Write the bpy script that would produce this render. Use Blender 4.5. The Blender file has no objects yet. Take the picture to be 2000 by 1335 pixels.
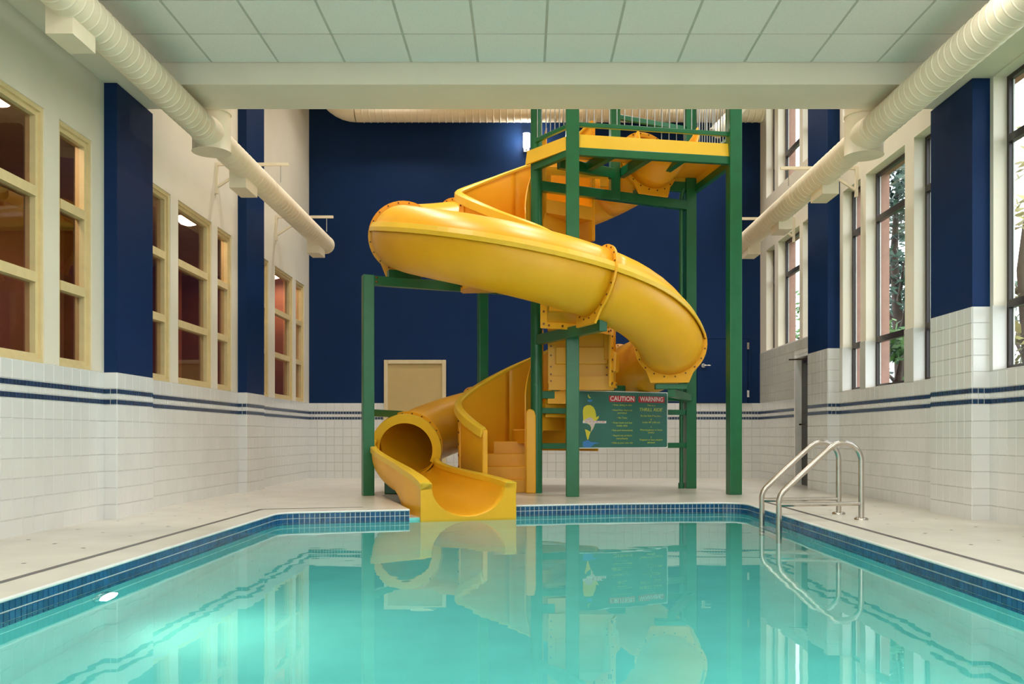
import bpy, math, random
from mathutils import Vector, Matrix
from mathutils.geometry import tessellate_polygon

random.seed(7)
R = math.radians
scene = bpy.context.scene
COL = scene.collection

# ---------------------------------------------------------------- camera, world, exposure
H_CAM = 0.76
cam_d = bpy.data.cameras.new('camera')
cam = bpy.data.objects.new('camera', cam_d)
COL.objects.link(cam)
cam.location = (0, 0, H_CAM)
cam.rotation_euler = (R(90), 0, 0)
cam_d.sensor_width = 36
cam_d.lens = 32.4
cam_d.shift_x = -0.0125
cam_d.shift_y = 0.09125
cam_d.clip_end = 300
scene.camera = cam

world = bpy.data.worlds.new('overcast_sky')
scene.world = world
world.use_nodes = True
bg = world.node_tree.nodes['Background']
bg.inputs[0].default_value = (0.90, 0.95, 1.0, 1)
bg.inputs[1].default_value = 4.5

scene.view_settings.view_transform = 'Standard'
scene.view_settings.look = 'None'
scene.view_settings.gamma = 1.0
scene.view_settings.use_curve_mapping = False
scene.view_settings.exposure = -0.12
scene.cycles.max_bounces = 7
scene.cycles.diffuse_bounces = 3
scene.cycles.glossy_bounces = 4
scene.cycles.transmission_bounces = 8
scene.cycles.transparent_max_bounces = 12
scene.cycles.sample_clamp_indirect = 6.0
scene.cycles.adaptive_threshold = 0.02
scene.cycles.caustics_reflective = False
scene.cycles.caustics_refractive = True

# strengths of the lamps (each lamp is built further down with its fixture)
W_ADDED_TROFFER = 18
W_ADDED_HIGHBAY = 35
W_POOL = 13
W_SCONCE = 30
W_CORRIDOR = 15

# ---------------------------------------------------------------- helpers
class MB:
    def __init__(s):
        s.v = []; s.f = []; s.sm = []
    def add(s, vs, fs, smooth=False):
        o = len(s.v)
        s.v += [tuple(p) for p in vs]
        s.f += [tuple(i + o for i in f) for f in fs]
        s.sm += [smooth] * len(fs)
        return s
    def box(s, x0, y0, z0, x1, y1, z1):
        return s.add([(x0,y0,z0),(x1,y0,z0),(x1,y1,z0),(x0,y1,z0),(x0,y0,z1),(x1,y0,z1),(x1,y1,z1),(x0,y1,z1)],
              [(0,3,2,1),(4,5,6,7),(0,1,5,4),(1,2,6,5),(2,3,7,6),(3,0,4,7)])
    def beam(s, a, b, w, h, up=(0,0,1)):
        a = Vector(a); b = Vector(b); t = (b-a).normalized(); u = Vector(up)
        if abs(t.dot(u)) > .99: u = Vector((1,0,0))
        r = t.cross(u).normalized(); u = r.cross(t).normalized()
        vs = []
        for p in (a, b):
            for i, j in ((-1,-1),(1,-1),(1,1),(-1,1)):
                vs.append(p + r*(w/2*i) + u*(h/2*j))
        return s.add(vs, [(3,2,1,0),(4,5,6,7),(0,1,5,4),(1,2,6,5),(2,3,7,6),(3,0,4,7)])
    def prism(s, pts, z0, z1):
        n = len(pts)
        vs = [(p[0],p[1],z0) for p in pts] + [(p[0],p[1],z1) for p in pts]
        fs = [tuple(range(n-1,-1,-1)), tuple(range(n,2*n))]
        fs += [(i,(i+1)%n,n+(i+1)%n,n+i) for i in range(n)]
        return s.add(vs, fs)
    def tube(s, pts, rad, n=12, caps=True, closed=False):
        pts = [Vector(p) for p in pts]; m = len(pts)
        rads = rad if isinstance(rad, (list, tuple)) else [rad]*m
        t0 = (pts[1]-pts[0]).normalized()
        ref = Vector((0,0,1)) if abs(t0.z) < .9 else Vector((1,0,0))
        u = t0.cross(ref).normalized()
        vs = []
        for i, p in enumerate(pts):
            if i == 0: t = pts[1]-pts[0]
            elif i == m-1: t = pts[-1]-pts[-2]
            else: t = (pts[i+1]-p).normalized() + (p-pts[i-1]).normalized()
            t.normalize()
            u = (u - t*u.dot(t)).normalized(); w = t.cross(u)
            for k in range(n):
                a = 2*math.pi*k/n
                vs.append(p + (u*math.cos(a) + w*math.sin(a))*rads[i])
        fs = []
        for i in range(m-1):
            for k in range(n):
                fs.append((i*n+k, i*n+(k+1)%n, (i+1)*n+(k+1)%n, (i+1)*n+k))
        o = len(fs)
        s.add(vs, fs, True)
        if caps:
            s.add(vs[:n], [tuple(range(n-1,-1,-1))]); s.add(vs[-n:], [tuple(range(n))])
        return s
    def loft(s, rings, closed_ring=True, smooth=True, caps=False):
        n = len(rings[0]); vs = [p for r in rings for p in r]; fs = []
        for i in range(len(rings)-1):
            for k in range(n if closed_ring else n-1):
                fs.append((i*n+k, i*n+(k+1)%n, (i+1)*n+(k+1)%n, (i+1)*n+k))
        s.add(vs, fs, smooth)
        if caps:
            s.add(rings[0], [tuple(range(n-1,-1,-1))]); s.add(rings[-1], [tuple(range(n))])
        return s
    def disc(s, c, nrm, r, th, n=16, r0=0):
        c = Vector(c); nrm = Vector(nrm).normalized()
        return s.tube([c - nrm*th/2, c + nrm*th/2], r, n)
    def mesh(s, name, mat=None):
        me = bpy.data.meshes.new(name)
        me.from_pydata(s.v, [], s.f)
        me.polygons.foreach_set('use_smooth', s.sm)
        if mat: me.materials.append(mat)
        me.update()
        return me
    def build(s, name, mat, parent=None):
        o = bpy.data.objects.new(name, s.mesh(name, mat))
        COL.objects.link(o)
        if parent: o.parent = parent; 
        return o

def tag(o, label=None, cat=None, group=None, kind=None):
    if label: o['label'] = label
    if cat: o['category'] = cat
    if group: o['group'] = group
    if kind: o['kind'] = kind
    return o

def empty(name, label=None, cat=None, group=None, kind=None):
    o = bpy.data.objects.new(name, None); COL.objects.link(o)
    o.empty_display_size = .1
    return tag(o, label, cat, group, kind)

def recalc(o):
    import bmesh
    bm = bmesh.new(); bm.from_mesh(o.data)
    bmesh.ops.remove_doubles(bm, verts=bm.verts, dist=1e-5)
    bmesh.ops.recalc_face_normals(bm, faces=bm.faces)
    bm.to_mesh(o.data); bm.free()
    return o

def bevel(o, w, seg=2):
    m = o.modifiers.new('bevel', 'BEVEL'); m.width = w; m.segments = seg; m.limit_method = 'ANGLE'
    return o

def mat(name, col, rough=.5, metal=0.0, var=.06, ns=6.0, bump=0.0, bs=60.0, coat=0.0, spec=.5, rnd=0.0, emit=None, es=0):
    m = bpy.data.materials.new(name); m.use_nodes = True
    nt = m.node_tree; N = nt.nodes; L = nt.links
    b = N['Principled BSDF']
    b.inputs['Roughness'].default_value = rough
    b.inputs['Metallic'].default_value = metal
    b.inputs['Specular IOR Level'].default_value = spec
    b.inputs['Coat Weight'].default_value = coat
    b.inputs['Coat Roughness'].default_value = .08
    geo = N.new('ShaderNodeNewGeometry')
    nz = N.new('ShaderNodeTexNoise'); nz.inputs['Scale'].default_value = ns; nz.inputs['Detail'].default_value = 4
    L.new(geo.outputs['Position'], nz.inputs['Vector'])
    mp = N.new('ShaderNodeMapRange')
    mp.inputs['From Min'].default_value = .3; mp.inputs['From Max'].default_value = .7
    mp.inputs['To Min'].default_value = 1-var; mp.inputs['To Max'].default_value = 1+var
    L.new(nz.outputs['Fac'], mp.inputs['Value'])
    val = mp.outputs['Result']
    if rnd:
        oi = N.new('ShaderNodeObjectInfo')
        mr = N.new('ShaderNodeMapRange'); mr.inputs['To Min'].default_value = 1-rnd; mr.inputs['To Max'].default_value = 1+rnd
        L.new(oi.outputs['Random'], mr.inputs['Value'])
        mu = N.new('ShaderNodeMath'); mu.operation = 'MULTIPLY'
        L.new(val, mu.inputs[0]); L.new(mr.outputs['Result'], mu.inputs[1]); val = mu.outputs[0]
    mx = N.new('ShaderNodeVectorMath'); mx.operation = 'SCALE'
    mx.inputs[0].default_value = col[:3]
    L.new(val, mx.inputs['Scale'])
    L.new(mx.outputs['Vector'], b.inputs['Base Color'])
    if bump:
        n2 = N.new('ShaderNodeTexNoise'); n2.inputs['Scale'].default_value = bs; n2.inputs['Detail'].default_value = 3
        L.new(geo.outputs['Position'], n2.inputs['Vector'])
        bp = N.new('ShaderNodeBump'); bp.inputs['Strength'].default_value = bump; bp.inputs['Distance'].default_value = .01
        L.new(n2.outputs['Fac'], bp.inputs['Height']); L.new(bp.outputs['Normal'], b.inputs['Normal'])
    if emit:
        b.inputs['Emission Color'].default_value = (*emit, 1); b.inputs['Emission Strength'].default_value = es
    return m

def glass_mat(name, tint, refl=.05):
    m = bpy.data.materials.new(name); m.use_nodes = True
    nt = m.node_tree; N = nt.nodes; L = nt.links
    N.remove(N['Principled BSDF'])
    tr = N.new('ShaderNodeBsdfTransparent'); tr.inputs[0].default_value = (*tint, 1)
    gl = N.new('ShaderNodeBsdfGlossy'); gl.inputs['Roughness'].default_value = .01
    lw = N.new('ShaderNodeLayerWeight'); lw.inputs['Blend'].default_value = .5
    pw = N.new('ShaderNodeMath'); pw.operation = 'POWER'; pw.inputs[1].default_value = 5.0
    ma = N.new('ShaderNodeMath'); ma.operation = 'MULTIPLY_ADD'; ma.inputs[1].default_value = .9; ma.inputs[2].default_value = refl
    L.new(lw.outputs['Facing'], pw.inputs[0]); L.new(pw.outputs[0], ma.inputs[0])
    mx = N.new('ShaderNodeMixShader')
    L.new(ma.outputs[0], mx.inputs[0]); L.new(tr.outputs[0], mx.inputs[1]); L.new(gl.outputs[0], mx.inputs[2])
    L.new(mx.outputs[0], N['Material Output'].inputs['Surface'])
    return m

M = {}
M['cream'] = mat('cream_wall_paint', (.80,.735,.60), .6, var=.03, ns=2)
M['blue'] = mat('navy_wall_paint', (.0065,.026,.092), .5, var=.05, ns=2, spec=.12)
M['tile'] = mat('white_wall_tile', (.74,.735,.71), .18, var=.02, ns=3, rnd=.018, spec=.5)
M['tile_greyer'] = mat('greyer_wall_tile', (.60,.59,.52), .18, var=.02, ns=3, rnd=.03)  # greyer tone for the upper and pier tiling on the right wall
M['grout'] = mat('pale_grout', (.66,.65,.62), .8, var=.05, ns=30)
M['stripe'] = mat('navy_stripe_tile', (.012,.04,.10), .2, var=.3, ns=20)
M['grout_dark'] = mat('stripe_grout', (.5,.5,.5), .8)
M['deck'] = mat('cream_deck_tile', (.70,.655,.56), .28, var=.08, ns=2.5, bump=.05, bs=35)
M['inlay'] = mat('dark_inlay_tile', (.10,.085,.09), .3)
M['pooltile'] = mat('blue_pool_tile', (.012,.085,.21), .12, var=.25, ns=12, rnd=.15)
M['poolgrout'] = mat('pool_grout', (.72,.76,.74), .7)
M['plaster'] = mat('pool_plaster', (.25,.82,.80), .7, var=.05, ns=3)
M['ceil'] = mat('ceiling_panel', (.86,.85,.80), .9, var=.03, ns=60, rnd=.02)
M['tbar'] = mat('ceiling_grid_metal', (.52,.55,.48), .5)
M['duct'] = mat('cream_duct_paint', (.88,.77,.58), .45, var=.05, ns=4)
M['seam'] = mat('duct_seam_paint', (.80,.72,.54), .4)
M['yellow'] = mat('yellow_gelcoat', (.92,.46,.013), .36, var=.05, ns=1.6, spec=.4)
M['lemon'] = mat('lemon_gelcoat', (.86,.54,.03), .36, var=.05, ns=1.6, spec=.4)
M['orange'] = mat('orange_gelcoat', (.92,.45,.02), .38, var=.05, ns=1.6, spec=.4)
M['green'] = mat('green_gloss_paint', (.008,.135,.048), .32, var=.08, ns=5)
M['steel'] = mat('brushed_stainless', (.52,.47,.42), .26, metal=1.0, var=.06, ns=20)
M['wire'] = mat('steel_baluster', (.5,.52,.5), .3, metal=1.0)
M['bolt'] = mat('dark_bolt', (.18,.07,.02), .4, metal=.5)
M['woodframe'] = mat('cream_timber_frame', (.74,.58,.30), .45, var=.05, ns=10)
M['dark'] = mat('dark_bronze_frame', (.022,.013,.012), .35, var=.1)
M['winglass'] = glass_mat('window_glass', (.93,.96,.95))
M['inglass'] = glass_mat('tinted_inner_glass', (.80,.66,.58), .06)
M['pink'] = mat('pink_masonry', (.42,.21,.16), .85, var=.1, ns=9, bump=.2, bs=80)
M['brown'] = mat('red_brown_panel', (.40,.15,.09), .5, var=.15, ns=3)
M['corceil'] = mat('corridor_ceiling', (.55,.42,.28), .8)
M['carpet'] = mat('corridor_carpet', (.12,.06,.04), .9)
M['door'] = mat('ochre_door_paint', (.52,.38,.15), .45, var=.03)
M['doorframe'] = mat('cream_door_frame', (.66,.54,.32), .5)
M['chrome'] = mat('chrome', (.7,.7,.7), .15, metal=1.0)
M['white'] = mat('white_enamel', (.8,.8,.78), .3)
M['black'] = mat('black_door', (.012,.009,.008), .3)
M['sign_green'] = mat('sign_green', (.03,.16,.12), .4, var=.05)
M['sign_white'] = mat('sign_white', (.8,.84,.78), .5)
M['sign_red'] = mat('sign_red', (.55,.03,.04), .5)
M['sign_text'] = mat('sign_yellow_text', (.62,.68,.08), .5)
M['sign_pale'] = mat('sign_pale_text', (.85,.80,.75), .5)
M['sign_yellow'] = mat('sign_yellow', (.78,.70,.04), .5)
M['sign_pink'] = mat('sign_pale_pink', (.70,.58,.55), .5)
M['sign_blue'] = mat('sign_blue', (.05,.25,.62), .5)
M['bark'] = mat('bark', (.10,.07,.05), .9, var=.3, ns=8)
M['leaf'] = mat('leaf_green', (.10,.22,.045), .6, var=.5, ns=3)
M['leaf2'] = mat('leaf_dark', (.035,.08,.045), .6, var=.5, ns=3)
M['leaf3'] = mat('leaf_yellow', (.34,.32,.10), .6, var=.5, ns=3)
M['lawn'] = mat('lawn', (.10,.16,.05), .9, var=.3, ns=1)
M['lampglow'] = mat('lamp_diffuser', (.9,.9,.85), .5, emit=(1,.94,.82), es=6)
M['sconceglow'] = mat('sconce_shade', (.9,.9,.85), .5, emit=(1,.97,.88), es=9)
M['poolglow'] = mat('pool_lamp_lens', (.9,.9,.9), .3, emit=(1,.97,.9), es=12)

# water: clear refracting surface, faint ripple
def water_mat():
    m = bpy.data.materials.new('pool_water'); m.use_nodes = True
    nt = m.node_tree; N = nt.nodes; L = nt.links
    b = N['Principled BSDF']
    b.inputs['Base Color'].default_value = (.62,.97,.90,1)
    b.inputs['Roughness'].default_value = 0.0
    b.inputs['IOR'].default_value = 1.33
    b.inputs['Transmission Weight'].default_value = 1.0
    geo = N.new('ShaderNodeNewGeometry')
    mp = N.new('ShaderNodeMapping'); mp.inputs['Scale'].default_value = (1.2, 2.4, 1)
    L.new(geo.outputs['Position'], mp.inputs['Vector'])
    nz = N.new('ShaderNodeTexNoise'); nz.inputs['Scale'].default_value = 1.3; nz.inputs['Detail'].default_value = 2
    L.new(mp.outputs[0], nz.inputs['Vector'])
    bp = N.new('ShaderNodeBump'); bp.inputs['Strength'].default_value = .02; bp.inputs['Distance'].default_value = .04
    L.new(nz.outputs['Fac'], bp.inputs['Height']); L.new(bp.outputs['Normal'], b.inputs['Normal'])
    return m
M['water'] = water_mat()

def area_light(name, loc, rot, size, power, color=(1,1,1), parent=None, sy=None, shape='RECTANGLE', spread=None):
    d = bpy.data.lights.new(name, 'AREA'); d.energy = power; d.color = color
    d.shape = shape; d.size = size
    if shape in ('RECTANGLE', 'ELLIPSE'): d.size_y = sy or size
    if spread: d.spread = spread
    o = bpy.data.objects.new(name, d); COL.objects.link(o)
    o.location = loc; o.rotation_euler = rot
    if parent: o.parent = parent
    return o

# ---------------------------------------------------------------- room dimensions
XL, XR = -3.84, 4.19          # side walls
YB, YF = 16.4, -3.0           # back wall, wall behind the camera
Z_SOF = 3.978                 # soffit and beam underside
Z_CEIL = 4.18                 # panel ceiling
Z_TOP = 7.7                   # high ceiling over the slide
B0, B1 = 8.456, 9.093         # ceiling beam
SILL = 1.335
T = .152
WATER_Z = -.115

# ---------------------------------------------------------------- tiles
def tile_mesh(name, w, h, m, proud=.006, gap=.004, ch=.003):
    a, b = w/2-gap/2, h/2-gap/2
    mb = MB()
    vs = [(-a,0,-b),(a,0,-b),(a,0,b),(-a,0,b)]
    vs += [(-a+ch,-proud,-b+ch),(a-ch,-proud,-b+ch),(a-ch,-proud,b-ch),(-a+ch,-proud,b-ch)]
    mb.add(vs, [(4,5,6,7),(0,1,5,4),(1,2,6,5),(2,3,7,6),(3,0,4,7)])
    return mb.mesh(name, m)      # faces -Y

_tile_cache = {}
def tile_get(w, h, m):
    k = (round(w,4), round(h,4), m.name)
    if k not in _tile_cache: _tile_cache[k] = tile_mesh('tile', w, h, m, gap=.006 if w < .07 else .004, ch=.002 if w < .07 else .003)
    return _tile_cache[k]

def add_tiles(parent, spots, limit=300, name='tile', stuff_name='tiles'):
    """spots: (cx,cy,cz, rotz, w, h, mat, priority); the nearest become single parts, the rest one joined part"""
    spots = sorted(spots, key=lambda s: s[7])
    rest = {}
    n = 0
    for s in spots:
        x, y, z, rz, w, h, m, pr = s
        if n < limit and pr < 1e5:
            o = bpy.data.objects.new(name, tile_get(w, h, m)); COL.objects.link(o)
            o.location = (x, y, z); o.rotation_euler = (0, 0, rz); o.parent = parent; n += 1
        else:
            rest.setdefault(m.name, []).append(s)
    for mn, ss in rest.items():
        mb = MB()
        for x, y, z, rz, w, h, m, pr in ss:
            me = tile_get(w, h, m); c, sn = math.cos(rz), math.sin(rz)
            vs = [(x + v.co.x*c - v.co.y*sn, y + v.co.x*sn + v.co.y*c, z + v.co.z) for v in me.vertices]
            mb.add(vs, [tuple(p.vertices) for p in me.polygons])
        o = mb.build(stuff_name, bpy.data.materials[mn], parent); o['kind'] = 'stuff'

def rows_wainscot(top):
    """(z centre, height, is_stripe)"""
    out = [(1.018 - .152*k + (-.052), .152, 0) for k in range(7)]
    out = [(1.042 - .076 - .152*k, .152, 0) for k in range(7)]
    out += [(1.066, .048, 1), (1.1145, .049, 2), (1.163, .048, 1), (1.261, .148, 0)]
    z = SILL
    while z < top - .03:
        h = min(.1463, top - z); out.append((z + h/2, h, 3)); z += h
    return out

def wall_tiles(a, b, rz, top=SILL, vis=lambda x, y, z: True, openings=()):
    """tiles along the wall line a->b (the line runs left to right seen from the room)"""
    a = Vector(a); b = Vector(b); d = (b-a); Ln = d.length; d.normalize()
    sp = []
    for zc, h, k in rows_wainscot(top):
        step = .0508 if k in (1, 2) else T
        n = max(1, int(round(Ln/step))); w = Ln/n
        for i in range(n):
            p = a + d*(w*(i+.5))
            if any(o0 < p.y < o1 and zc > z0 for o0, o1, z0 in openings): continue
            m = {0: M['tile'], 1: M['stripe'], 2: M['tile'], 3: M['tile_greyer']}[k]
            pr = p.y if (k in (0, 3) and vis(p.x, p.y, zc)) else 1e6
            sp.append((p.x, p.y, zc, rz, w, h, m, pr))
    return sp

def cells(us, vs, holes):
    """rectangular grid cells not covered by the holes"""
    us = sorted(set(round(u,4) for u in us)); vs = sorted(set(round(v,4) for v in vs))
    for i in range(len(us)-1):
        for j in range(len(vs)-1):
            cu, cv = (us[i]+us[i+1])/2, (vs[j]+vs[j+1])/2
            if not any(h[0] < cu < h[1] and h[2] < cv < h[3] for h in holes):
                yield us[i], us[i+1], vs[j], vs[j+1]

# ---------------------------------------------------------------- windows layout (y0, y1, z0, z1)
LW = [(6.15,7.37,SILL,3.37),(7.60,8.18,SILL,3.37),
      (9.40,9.99,SILL,3.37),(10.21,11.31,SILL,3.37),(11.52,12.08,SILL,3.37),
      (13.26,13.82,SILL,3.37),(14.16,15.26,SILL,3.37),(15.46,16.04,SILL,3.37),
      (5.35,5.93,SILL,3.37)]
ZW0, ZW1 = 1.345, 3.965
RW = [(7.15,8.24,ZW0,ZW1),
      (9.28,9.92,ZW0,ZW1),(10.16,11.32,ZW0,ZW1),(11.50,12.14,ZW0,ZW1),
      (13.25,13.89,2.23,ZW1),(14.06,15.24,2.23,ZW1),(15.46,15.99,2.23,ZW1),
      (9.28,9.92,4.87,7.0),(10.16,11.32,4.87,7.0),(11.50,12.14,4.87,7.0),
      (13.25,13.89,4.87,7.0),(14.06,15.24,4.87,7.0),(15.46,15.99,4.87,7.0),
      (5.75,6.9,ZW0,ZW1),(3.0,4.3,ZW0,ZW1),(1.2,2.4,ZW0,ZW1),(-1.0,.2,ZW0,ZW1)]
EXIT = (13.16, 14.31, -.01, 2.0)

# ---------------------------------------------------------------- walls
def wall_x(name, x0, x1, holes, m, parent=None, z1=Z_TOP, y0=YF, y1=YB):
    mb = MB()
    us = [y0, y1] + [h[0] for h in holes] + [h[1] for h in holes]
    vs = [-.35, z1] + [h[2] for h in holes] + [h[3] for h in holes]
    for a, b, c, d in cells(us, vs, holes): mb.box(x0, a, c, x1, b, d)
    return mb.build(name, m, parent)

wl = wall_x('wall_left', XL-.13, XL, LW, M['cream'])
tag(wl, 'cream side wall with timber framed windows over white tiling', 'wall', kind='structure')
pilL = [(8.41, 9.22), (12.33, 13.16)]
PX_L, PX_R = -3.722, 4.03
spots = []
segs = [(YF, 8.41), (9.22, 12.33), (13.16, YB)]
for a, b in segs:
    spots += wall_tiles((XL+.002, a), (XL+.002, b), R(90), vis=lambda x, y, z: 6.6 < y < 11.9)
gb = MB()
for a, b in segs: gb.box(XL, a, 0, XL+.003, b, SILL)
gb.build('grout_bed', M['grout'], wl)
add_tiles(wl, spots)

wr = wall_x('wall_right', XR, XR+.12, RW + [EXIT], M['cream'])
tag(wr, 'cream side wall with dark framed daylight windows over tiling', 'wall', kind='structure')
outer = wall_x('masonry_skin', XR+.166, XR+.29, [(RW[0][0], 8.43) + RW[0][2:]] + RW[1:] + [EXIT], M['pink'], wr)
pilR = [(8.30, 9.15), (12.26, 13.12)]
spots = []
segs = [((8.30), YF), (12.26, 9.15), (YB, 13.12)]
for a, b in segs:
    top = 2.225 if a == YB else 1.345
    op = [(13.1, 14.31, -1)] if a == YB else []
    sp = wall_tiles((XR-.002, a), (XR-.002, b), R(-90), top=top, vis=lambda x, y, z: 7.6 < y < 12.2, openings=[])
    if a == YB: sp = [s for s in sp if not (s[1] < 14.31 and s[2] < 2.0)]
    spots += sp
gb = MB()
gb.box(XR-.003, YF, 0, XR, 8.30, 1.345); gb.box(XR-.003, 9.15, 0, XR, 12.26, 1.345)
gb.box(XR-.003, 14.31, 0, XR, YB, 2.225); gb.box(XR-.003, 13.12, 2.0, XR, 14.31, 2.225)
gb.build('grout_bed', M['grout'], wr)
add_tiles(wr, spots)
# tiled piers and jambs between sill and 1.92 on the right wall
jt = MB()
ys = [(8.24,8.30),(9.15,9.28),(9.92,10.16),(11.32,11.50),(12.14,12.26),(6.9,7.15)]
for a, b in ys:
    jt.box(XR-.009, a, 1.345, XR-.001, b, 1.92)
jt.build('pier_tiling', M['tile_greyer'], wr)
jt = MB()
for h in RW:
    if h[2] == ZW0:
        jt.box(XR-.009, h[1]-.008, ZW0, XR+.115, h[1]+.001, 1.92)
jt.build('jamb_tiling', M['tile'], wr)

wb = MB(); wb.box(XL-.13, YB, -.3, XR+.36, YB+.15, Z_TOP)
wb = wb.build('wall_back', M['blue'])
tag(wb, 'tall navy blue end wall above white tiled wainscot', 'wall', kind='structure')
DOOR1 = (-2.50, -1.40)
sp = wall_tiles((XL, YB-.002), (XR, YB-.002), 0, vis=lambda x, y, z: True)
sp = [s[:7] + ((1e6 if (s[7] >= 1e6 or (.0 < s[0] < 2.2 and s[2] > .9) or (-1.3 < s[0] < 0 and s[2] < .9)) else abs(s[0])+3*(s[2] < .2)),) for s in sp if not (DOOR1[0] < s[0] < DOOR1[1])]
gb = MB(); gb.box(XL, YB-.003, 0, DOOR1[0], YB, SILL); gb.box(DOOR1[1], YB-.003, 0, XR, YB, SILL)
gb.build('grout_bed', M['grout'], wb)
add_tiles(wb, sp)

ADDED_WIN = [(-3.3,-1.2,.9,3.7), (-.85,1.25,.9,3.7), (1.6,3.7,.9,3.7)]  # windows added out of view to bring in soft frontal daylight
wf = MB()
for a, b, c, d in cells([XL-.13, XR+.29] + [h[0] for h in ADDED_WIN] + [h[1] for h in ADDED_WIN], [-.3, Z_TOP, .9, 3.7], ADDED_WIN): wf.box(a, YF-.15, c, b, YF, d)
tag(wf.build('wall_front', M['cream']), 'cream wall behind the viewpoint with windows added for light', 'wall', kind='structure')

# pilasters
def pilaster(x0, x1, y0, y1, ztile, ztop, side, nm):
    r = empty('pilaster', nm, 'pilaster', kind='structure')
    MB().box(x0, y0, ztile, x1, y1, ztop).build('painted_shaft', M['blue'], r)
    MB().box(x0, y0, 0, x1, y1, ztile).build('grout_bed', M['grout'], r)
    xf = x1 if side < 0 else x0
    sp = []
    for zc, h, k in rows_wainscot(ztile):
        m = {0: M['tile'], 1: M['stripe'], 2: M['tile'], 3: M['tile']}[k]
        step = .0508 if k in (1, 2) else T
        n = max(1, round((y1-y0)/step)); w = (y1-y0)/n
        for i in range(n):
            sp.append((xf, y0+w*(i+.5), zc, R(90) if side < 0 else R(-90), w, h, m, 1 if k in (0,3) else 1e6))
        wd = abs(x1-x0); n = max(1, round(wd/step)); w = wd/n
        for i in range(n):
            sp.append((x0+w*(i+.5), y0, zc, 0, w, h, m, 0 if k in (0,3) else 1e6))
    add_tiles(r, sp)
    return r
pilaster(XL, PX_L, 8.41, 9.22, SILL, Z_SOF-.004, -1, 'navy pilaster on the window wall nearest the viewer')
pilaster(XL, PX_L, 12.33, 13.16, SILL, Z_TOP, -1, 'navy pilaster behind the vertical duct drop on the timber window side')
pilaster(PX_R, XR, 8.30, 9.15, 1.92, Z_SOF-.004, 1, 'navy pilaster on the daylight side nearest the viewer')
pilaster(PX_R, XR, 12.26, 13.12, 1.92, Z_TOP, 1, 'navy pilaster beside the exit door on the daylight side')

# ---------------------------------------------------------------- pool outline, deck, basin
def arc_corner(p, a, b, r, n=6):
    """round the corner p between directions to a and b"""
    p, a, b = Vector(p), Vector(a), Vector(b)
    u = (a-p).normalized(); v = (b-p).normalized()
    p0, p1 = p + u*r, p + v*r
    out = []
    for i in range(n+1):
        t = i/n
        out.append(tuple((p0*(1-t)**2 + p*2*t*(1-t) + p1*t*t)))
    return out
PXL, PXR, PY0 = -2.44, 2.49, 1.6
NL, NR = (-1.19, 9.513), (-.095, 10.07)
outline = [(PXR, PY0), ]
outline = [(PXL, PY0)]
outline += arc_corner((PXL, 9.13), (PXL, 5), NL, .2)
outline += [NL]
i_notch = len(outline)-1
outline += [NR, (1.0, 10.36)]
outline += arc_corner((PXR, 10.52), (1.0, 10.36), (PXR, 5), .34)
outline += [(PXR, PY0)]
notch = [NL, (-1.84, 11.78), (-.95, 11.78), NR]
hole = outline[:i_notch] + notch + outline[i_notch+2:]

outer_rect = [(XL-.02, YF), (XR+.02, YF), (XR+.02, YB), (XL-.02, YB)]
tris = tessellate_polygon([[Vector((x,y,0)) for x,y in outer_rect], [Vector((x,y,0)) for x,y in hole]])
allp = outer_rect + hole
mb = MB()
fs = []
for t in tris:
    a, b, c = (Vector(allp[i]) for i in t)
    fs.append(tuple(t) if (b-a).cross(c-a) > 0 else tuple(reversed(t)))
mb.add([(x, y, 0) for x, y in allp], fs)
floor = tag(mb.build('floor', M['deck']), 'cream tiled pool deck around the water', 'floor', kind='structure')
# coping nose
cop = MB()
def path_strip(pts, r): return [(x, y, -r+.002) for x, y in pts]
cop.tube([(x, y, -.010) for x, y in outline[:i_notch+1]], .011, 8)
cop.tube([(x, y, -.010) for x, y in outline[i_notch+1:]], .011, 8)
cop.build('coping_nose', M['white'], floor)
nf = MB()
nf.add([(x, y, -.09) for x, y in notch], [(3,2,1,0)])
n = len(notch)
for i in range(n-1):
    a, b = notch[i], notch[i+1]
    nf.add([(*a,0),(*b,0),(*b,-.09),(*a,-.09)], [(0,1,2,3)])
nf.build('slide_recess', M['deck'], floor)
# dark inlay lines
inl = MB()
def ribbon(mb, pts, w, z):
    for i in range(len(pts)-1):
        a, b = Vector(pts[i]), Vector(pts[i+1]); t = (b-a).normalized(); nn = Vector((-t.y, t.x))*w/2
        mb.add([(*(a-nn),z),(*(b-nn),z),(*(b+nn),z),(*(a+nn),z)], [(0,1,2,3)])
for off in (-.0125, .0125):
    ribbon(inl, [(-2.714+off, YF), (-2.714+off, 9.5-off)], .02, .0015)
    ribbon(inl, [(-2.714+off, 9.5-off), (-1.72, 9.78-off)], .02, .0015)
    ribbon(inl, [(2.755+off, YF), (2.755+off, 10.55)], .02, .0015)
inl.build('inlay_line', M['inlay'], floor)
dots = MB()
def dot(x, y, s=.018):
    dots.add([(x-s,y,.0015),(x,y-s,.0015),(x+s,y,.0015),(x,y+s,.0015)], [(0,1,2,3)])
for k in range(14):
    for j, xx in enumerate((3.11, 3.43, 3.75)):
        dot(xx, 4.2 + .74*k + .25*j)
    for j, xx in enumerate((-2.98, -3.30, -3.62)):
        dot(xx, 4.0 + .74*k + .25*j)
d_o = dots.build('accent_tiles', M['inlay'], floor); d_o['kind'] = 'stuff'

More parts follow.
